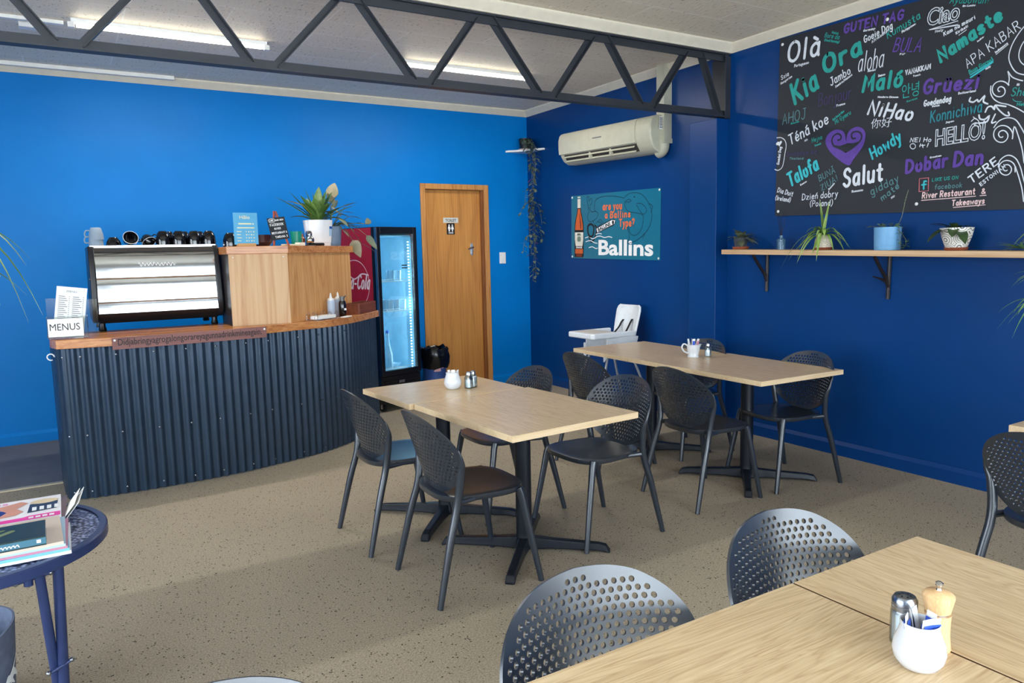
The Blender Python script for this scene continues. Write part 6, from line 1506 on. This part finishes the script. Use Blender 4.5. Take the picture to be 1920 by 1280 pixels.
for w, d, h, rz, n, c, lab in stack:
    mag(xr, -5.125, z, w, d, h, rz-1, mc(n, c), lab); z += h; xr -= .004
bk_ = mag(-4.862, -5.128, z, .24, .15, .026, 1, mc('dark_green_cover', (32, 52, 52)), 'dark green paperback on top of the nearer magazine pile', 'paperback_book')
mb = MB(); mb.box((-.24, -.0006, .004), (-.0, .0002, .022)); mb.build('teal_spine', mc('teal_spine', (70, 118, 138)), bk_, smooth=0)
mb = MB()
ribbon(mb, [(-.125+.003*i, .0075+.007*abs(math.sin(i*2.1)), 0) for i in range(22)], .0022, Matrix.Translation((0, -.0009, .0)) @ Matrix.Rotation(R(90), 4, 'X'))
mb.box((-.022, -.001, .009), (-.012, -.0007, .018)); mb.build('spine_lettering', WHITEINK, bk_, smooth=0, fix=False)
mb = MB(); ribbon(mb, smooth_path([(-.24, .02, 0), (-.17, .05, 0), (-.12, .06, 0), (-.08, .09, 0)], 5), .018, Matrix.Translation((0, 0, .0264))); ribbon(mb, smooth_path([(-.24, .05, 0), (-.16, .07, 0), (-.1, .11, 0)], 5), .01, Matrix.Translation((0, 0, .0264))); mb.build('cover_picture', mc('leaf_gold_print', (120, 132, 84)), bk_, smooth=0, fix=False)
z = RT
for w, d, h, rz, n, c, lab in [(.30, .25, .008, 0, 'grey_cover', (206, 208, 212), 'grey white magazine at the bottom of the farther magazine pile'), (.30, .25, .007, 1, 'pale_cover', (226, 224, 220), 'pale magazine second in the farther magazine pile'), (.295, .25, .008, -1, 'brown_cover', (120, 92, 84), 'brown edged magazine under the pink one in the farther pile')]:
    mag(-4.818, -4.845, z, w, d, h, rz-1, mc(n, c), lab); z += h
pk_ = mag(-4.828, -4.84, z, .30, .24, .008, 0, mc('white_glossy_cover', (236, 232, 236)), 'magazine with a pink banner and a cake on top of the farther pile'); zt = .0085
def patch(name, c, polys, dz=0):
    mb = MB()
    for q in polys: mb.add([(a, b, zt+dz) for a, b in q], [tuple(range(len(q)))])
    return mb.build(name, mc(name+'_ink', c), pk_, smooth=0, fix=False)
patch('pink_banner', (236, 62, 160), [[(-.30, .002), (-.002, .002), (-.002, .045), (-.085, .045), (-.10, .035), (-.30, .03)]])
patch('navy_dress', (36, 48, 128), [[(-.30, .06), (-.22, .06), (-.16, .075), (-.14, .12), (-.17, .15), (-.22, .155), (-.30, .14)]], .0002)
patch('skin_shape', (214, 150, 122), [[(-.20, .055), (-.12, .07), (-.10, .10), (-.12, .14), (-.09, .19), (-.11, .215), (-.16, .19), (-.21, .16), (-.16, .145), (-.145, .115), (-.16, .085)]], .0003)
patch('cake_side', (40, 48, 70), [[(-.09, .075), (-.012, .085), (-.008, .17), (-.085, .17)]], .0003)
patch('cake_cream', (222, 200, 160), [[(-.046+.04*math.cos(a), .185+.026*math.sin(a)) for a in [k*PI/8 for k in range(16)]]], .0005)
patch('masthead_bars', (232, 150, 190), [[(-.24+.02*i, .205), (-.226+.02*i, .205), (-.226+.02*i, .222), (-.24+.02*i, .222)] for i in range(5)], .0002)
patch('white_caption', (240, 240, 240), [[(-.085+.018*i, .012), (-.072+.018*i, .012), (-.072+.018*i, .03), (-.085+.018*i, .03)] for i in range(4)] + [[(-.078+.02*i, .09), (-.066+.02*i, .091), (-.066+.02*i, .13), (-.078+.02*i, .13)] for i in range(4)], .0006)
for k, (dx, ti, lab) in enumerate(((.0, 38, 'white folded newsletter leaning against the pink bannered magazine, inner one'), (.012, 52, 'white folded newsletter leaning out over the round table, outer one'))):
    o = thing('newsletter', lab, 'newsletter', (-4.818+dx, -4.76+.01*k, RT+.010), 0, rot=(0, R(-90+ti-14*k), R(-6)))
    mb = MB(); mb.box((0, -.075, 0), (.06, .10, .0015)); mb.build('sheet', PAPER, o, smooth=0)
    mb = MB()
    for i in range(4): mb.box((.012+.01*i, .02, -.0004), (.018+.01*i, .085, 0))
    mb.build('print', M('grey_news_print', (120, 124, 140), .6), o, smooth=0)
# fabric basket on the floor
t = thing('felt_basket', 'grey felt basket with white fern motif on the floor under the round table', 'basket', (-5.165, -4.46, 0))
FELT = M('grey_felt', (92, 102, 124), .95, var=.15, vs=30, bp=.4, bs=200)
mb = MB(); n_ = 40; vs = []; fs = []
pr_ = [(.145, 0), (.15, .1), (.158, .2), (.165, .315), (.158, .315), (.15, .2), (.14, .1), (.13, .012)]
for r_, z in pr_:
    for j in range(n_):
        a = 2*PI*j/n_; dip = -.035*max(0, math.cos(a-R(-70)))**3 if z > .3 else 0
        vs.append((r_*math.cos(a), r_*math.sin(a), z+dip))
for i in range(len(pr_)-1):
    for j in range(n_): fs.append((i*n_+j, i*n_+(j+1) % n_, (i+1)*n_+(j+1) % n_, (i+1)*n_+j))
fs.append(tuple(range(n_))); fs.append(tuple((len(pr_)-1)*n_+j for j in range(n_))[::-1]); mb.add(vs, fs); mb.build('basket', FELT, t)
mb = MB()
def onb(a, z): 
    r_ = .1475+.0565*z+.0015; return (r_*math.cos(R(a)), r_*math.sin(R(a)), z)
def bstroke(P, w):
    Q = smooth_path([(a, z, 0) for a, z in P], 5)
    for i in range(len(Q)-1):
        t0 = i/(len(Q)-1); t1 = (i+1)/(len(Q)-1); w0 = w*math.sin(PI*min(.98, t0+.02))+.002; w1 = w*math.sin(PI*min(.98, t1+.02))+.002
        mb.add([onb(Q[i].x, Q[i].y-w0), onb(Q[i+1].x, Q[i+1].y-w1), onb(Q[i+1].x, Q[i+1].y+w1), onb(Q[i].x, Q[i].y+w0)], [(0,1,2,3)])
bstroke([(-80, .03), (-60, .07), (-30, .12), (-8, .19)], .012)
for k in range(5): bstroke([(-75+12*k, .05+.012*k), (-66+12*k, .09+.012*k), (-52+12*k, .06+.012*k)], .012); bstroke([(-75+12*k, .045+.01*k), (-70+12*k, .01), (-60+12*k, .005)], .009)
mb.build('fern_motif', M('white_print', (226, 230, 232), .8), t, smooth=0, fix=False)
